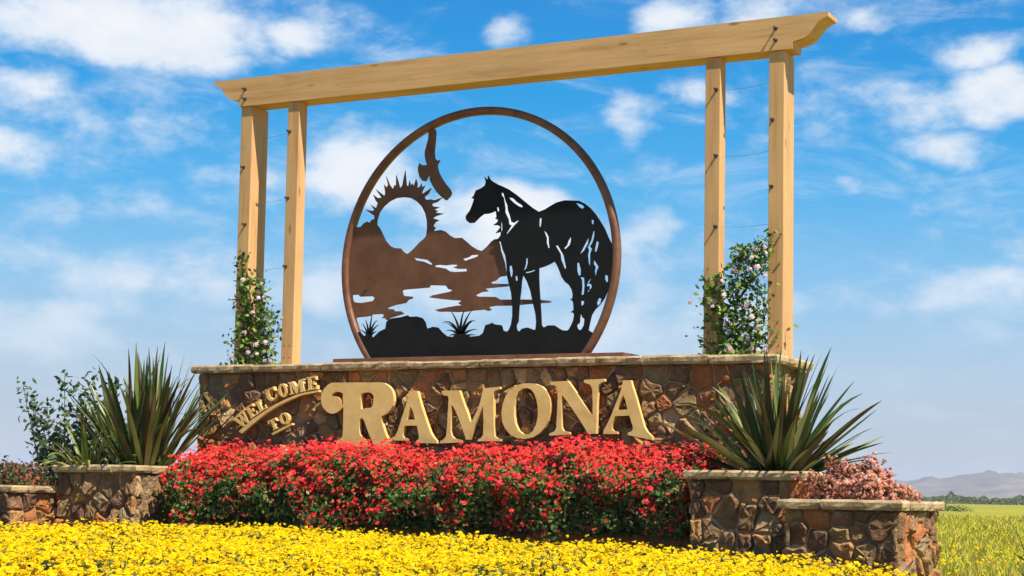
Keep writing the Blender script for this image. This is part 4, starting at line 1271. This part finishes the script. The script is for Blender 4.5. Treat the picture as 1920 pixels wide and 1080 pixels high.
# leafy shrub behind the left planter --------------------------------
def shrub(name, loc, label, seed, tips):
    R = random.Random(seed)
    rg = np.random.default_rng(seed)
    t = thing(name, loc, label, "shrub")
    base = Vector(loc)
    VV, FF, LP = [], [], []
    for tip in tips:
        tip = Vector(tip)
        mid = base.lerp(tip, .5) + Vector((R.uniform(-.08, .08), R.uniform(-.08, .08), .18))
        pts = []
        for i in range(8):
            s = i / 7
            pts.append(base * (1 - s) ** 2 + mid * 2 * s * (1 - s) + tip * s * s)
        v, f = tube(pts, [.016 * (1 - .8 * i / 7) for i in range(8)], 5, False)
        b_ = len(VV)
        VV += v
        FF += [tuple(i_ + b_ for i_ in q) for q in f]
        for s in np.linspace(.42, 1.0, 16):
            q = base * (1 - s) ** 2 + mid * 2 * s * (1 - s) + tip * s * s
            for _ in range(6 if s < .97 else 12):
                LP.append(q + Vector((R.gauss(0, .06), R.gauss(0, .06), R.gauss(0, .055))))
    part("branches", VV, FF, M["bark"], t)
    P = np.array(LP)
    V, F = leaf_cloud(P, np.tile(np.array([[.2, -.4, .8]]), (len(P), 1)), .042, rg, .6, .8)
    tag(nppart("foliage", V, F, M["shrub_leaf"], t), None, None, None, "stuff")


def at(px, py, Y):
    v_ = CF * 3238.5 + CR * (px - 960) - CU * (py - 659.35)
    return CAM + v_ * ((Y - CAM.y) / v_.y)


shrub("leafy_shrub", (-2.05, .35, 0), "loose green leafy shrub rising behind the left planters", 14,
      [(-2.74, .35, 2.20), (-2.55, .30, 2.02), (-2.10, .35, 2.30), (-1.92, .40, 2.12), (-2.3, .3, 1.95), (-1.75, .3, 2.05), (-2.45, .4, 1.78), (-1.95, .25, 1.8),
       (-2.2, .45, 1.65), (-1.7, .35, 1.75), (-1.45, .3, 1.9), (-1.5, .4, 2.15), (-2.35, .3, 1.5), (-1.9, .3, 1.5), (-1.55, .3, 1.55), (-1.3, .35, 2.2), (-1.62, .3, 2.3), (-1.2, .3, 1.8), (-2.3, .4, 1.35), (-2.0, .2, 1.35), (-1.75, .3, 1.4), (-1.5, .2, 1.35), (-1.35, .3, 1.6), (-2.15, .3, 1.7), (-1.85, .45, 1.9), (-1.65, .2, 1.65)])

# flowering vines between the posts ----------------------------------
def vine(name, label, seed, root, stems, width, nleaf, nfl):
    R = random.Random(seed)
    rg = np.random.default_rng(seed)
    t = thing(name, root, label, "vine")
    VV, FF, LP = [], [], []
    for pts in stems:
        dense = []
        for i in range(len(pts) - 1):
            for s in np.linspace(0, 1, 6)[:-1]:
                dense.append(Vector(pts[i]).lerp(Vector(pts[i + 1]), s) + Vector((R.gauss(0, .012), R.gauss(0, .012), 0)))
        dense.append(Vector(pts[-1]))
        v, f = tube(dense, [.008 * (1 - .6 * i / len(dense)) for i in range(len(dense))], 5, False)
        b_ = len(VV)
        VV += v
        FF += [tuple(i_ + b_ for i_ in q) for q in f]
        LP += dense
    part("stems", VV, FF, M["bark"], t)
    LPa = np.array(LP)
    hz = LPa[:, 2]
    wgt = 1.25 - .75 * (hz - hz.min()) / (hz.max() - hz.min())
    pk = rg.choice(len(LPa), nleaf, p=wgt / wgt.sum())
    w_ = width * wgt[pk]
    P = LPa[pk] + rg.normal(0, 1, (nleaf, 3)) * np.stack([w_, w_ * .7, w_ * .8], 1)
    P[:, 2] = np.maximum(P[:, 2], CAPZ + .02)
    V, F = leaf_cloud(P, np.tile(np.array([[.35, -.5, .7]]), (nleaf, 1)), .030, rg, .6, .8)
    tag(nppart("foliage", V, F, M["vine_leaf"], t), None, None, None, "stuff")
    pk = rg.choice(len(LPa), nfl, p=wgt / wgt.sum())
    P = LPa[pk] + rg.normal(0, 1, (nfl, 3)) * np.stack([width * wgt[pk], width * .5 * wgt[pk], width * wgt[pk]], 1) + np.array([.03, -.09, .01])
    P[:, 2] = np.maximum(P[:, 2], CAPZ + .05)
    D = np.tile(np.array([[.4, -1.0, .45]]), (nfl, 1)) + rg.normal(0, .4, (nfl, 3))
    head_objects("flower", SMALL, P, D, rg.uniform(.024, .036, nfl), rg, M["vine_flower"], t)


z0 = CAPZ
vine("flowering_vine", "leafy vine with pale flowers climbing the left pair of posts", 61, (.66, .22, z0),
     [[(.62, .25, z0), (.60, .22, z0 + .4), (.56, .2, z0 + .8), (.52, .18, z0 + 1.22)], [(.7, .25, z0), (.74, .2, z0 + .35), (.80, .2, z0 + .72), (.72, .2, z0 + .95)], [(.55, .2, z0), (.57, .18, z0 + .5), (.60, .18, z0 + .9)], [(.8, .25, z0), (.85, .22, z0 + .3), (.88, .22, z0 + .55)]],
     .075, 1600, 26)
vine("flowering_vine", "leafy vine with pink and white flowers climbing the right pair of posts", 62, (6.25, .22, z0),
     [[(6.3, .25, z0), (6.28, .22, z0 + .4), (6.36, .22, z0 + .8), (6.52, .2, z0 + 1.10)], [(6.1, .25, z0), (6.08, .2, z0 + .4), (6.0, .18, z0 + .72)], [(6.2, .25, z0), (6.18, .2, z0 + .45), (6.26, .2, z0 + .85), (6.3, .2, z0 + 1.0)], [(6.4, .25, z0), (6.42, .22, z0 + .3), (6.46, .2, z0 + .7), (6.5, .2, z0 + 1.0)]],
     .10, 2100, 36)

# ------------------------------------------------------------------ field beyond
rg = np.random.default_rng(77)
n = 26000
az = np.radians(rg.uniform(-19, -4, n))
dist = 15 + 95 * rg.uniform(0, 1, n) ** 1.7
Xg = CAM.x + np.sin(az) * dist
Yg = CAM.y + np.cos(az) * dist
ok = ~((Xg < 9.6) & (Yg < 1.5))
Xg, Yg, dist = Xg[ok], Yg[ok], dist[ok]
n = len(Xg)
hgt = rg.uniform(.08, .26, n) * (1 + .4 * np.sin(Xg * .7) * np.cos(Yg * .5))
wd = .006 + dist * .0007
th = rg.uniform(0, 6.28, n)
lean = rg.normal(0, .12, (n, 2))
b0 = np.stack([Xg - np.cos(th) * wd, Yg - np.sin(th) * wd, np.zeros(n)], 1)
b1 = np.stack([Xg + np.cos(th) * wd, Yg + np.sin(th) * wd, np.zeros(n)], 1)
tp = np.stack([Xg + lean[:, 0], Yg + lean[:, 1], hgt], 1)
V = np.stack([b0, b1, tp], 1).reshape(-1, 3)
tag(nppart("field_grass", V, np.arange(3 * n).reshape(n, 3), M["grass"]), "tall yellow green grass of the field behind the planters", "grass", None, "stuff")
n = 1500
az = np.radians(rg.uniform(-18, -5, n))
dist = 20 + 60 * rg.uniform(0, 1, n) ** 1.4
P = np.stack([CAM.x + np.sin(az) * dist, CAM.y + np.cos(az) * dist, rg.uniform(.18, .42, n)], 1)
ok = ~((P[:, 0] < 9.6) & (P[:, 1] < 1.5))
P = P[ok]
D = np.stack([rg.normal(0, .4, len(P)), rg.normal(-.4, .4, len(P)), np.ones(len(P))], 1)
V, F = scatter_heads(HEADS, P, D, rg.uniform(.014, .028, len(P)), rg)
tag(nppart("wildflowers", V, F, M["yellow"]), "small yellow wildflowers scattered through the field grass", "flowers", None, "stuff")

for px_, d_, w_, h_, lab in ((-15.2, 150, 2.2, .55, "low dark shrub in the field beside the low planter"), (-13.3, 165, 2.8, .65, "wider low dark shrub further right in the field")):
    a_ = math.radians(px_)
    c0 = (CAM.x + math.sin(a_) * d_, CAM.y + math.cos(a_) * d_, 0)
    t_ = thing("field_shrub", c0, lab, "shrub", "shrubs in the field")
    n = 700
    dd = rand_dirs(n, rg)
    dd[:, 2] = np.abs(dd[:, 2])
    P = np.array(c0) + dd * np.array([w_, w_ * .6, h_]) * rg.uniform(.5, 1.1, (n, 1))
    V, F = leaf_cloud(P, dd, .10, rg, .6, .8)
    tag(nppart("foliage", V, F, M["far_leaf"], t_), None, None, None, "stuff")
    v, f = tube([c0, (c0[0], c0[1], h_ * .6)], [.05, .02], 6)
    part("stem", v, f, M["bark"], t_)

# far row of low trees
VV, FF = [], []
base = 0
n = 60000
az = np.radians(rg.uniform(-50, 0, n))
lump = np.array([noise.fractal(Vector((a_ * 130, .4, 0)), .9, 2, 4) for a_ in az])
dist = 470 + rg.uniform(0, 30, n)
hh = np.clip(2.3 + 1.3 * lump, .8, 4.2)
z = hh * rg.uniform(0, 1, n) ** .8
P = np.stack([CAM.x + np.sin(az) * dist, CAM.y + np.cos(az) * dist, z], 1)
V, F = leaf_cloud(P, np.tile(np.array([[.3, -.7, .6]]), (n, 1)), .30, rg, .7, .8)
tag(nppart("distant_tree_line", V, F, M["far_leaf"]), "thin line of dark green trees at the far edge of the field", "trees", None, "stuff")

# haze
v, f = boxv(-4400, 4400, -4400, 4400, -1.6, 78)
hz = part("haze", v, f, None)
hzm = bpy.data.materials.new("haze_air")
hzm.use_nodes = True
nt = hzm.node_tree
nt.nodes.clear()
pvn = nt.nodes.new("ShaderNodeVolumePrincipled")
pvn.inputs["Color"].default_value = (.62, .68, .95, 1)
pvn.inputs["Density"].default_value = .00018
pvn.inputs["Anisotropy"].default_value = .0
on = nt.nodes.new("ShaderNodeOutputMaterial")
nt.links.new(pvn.outputs[0], on.inputs["Volume"])
hz.data.materials.append(hzm)
tag(hz, "thin pale summer haze over the field", "haze", None, "stuff")
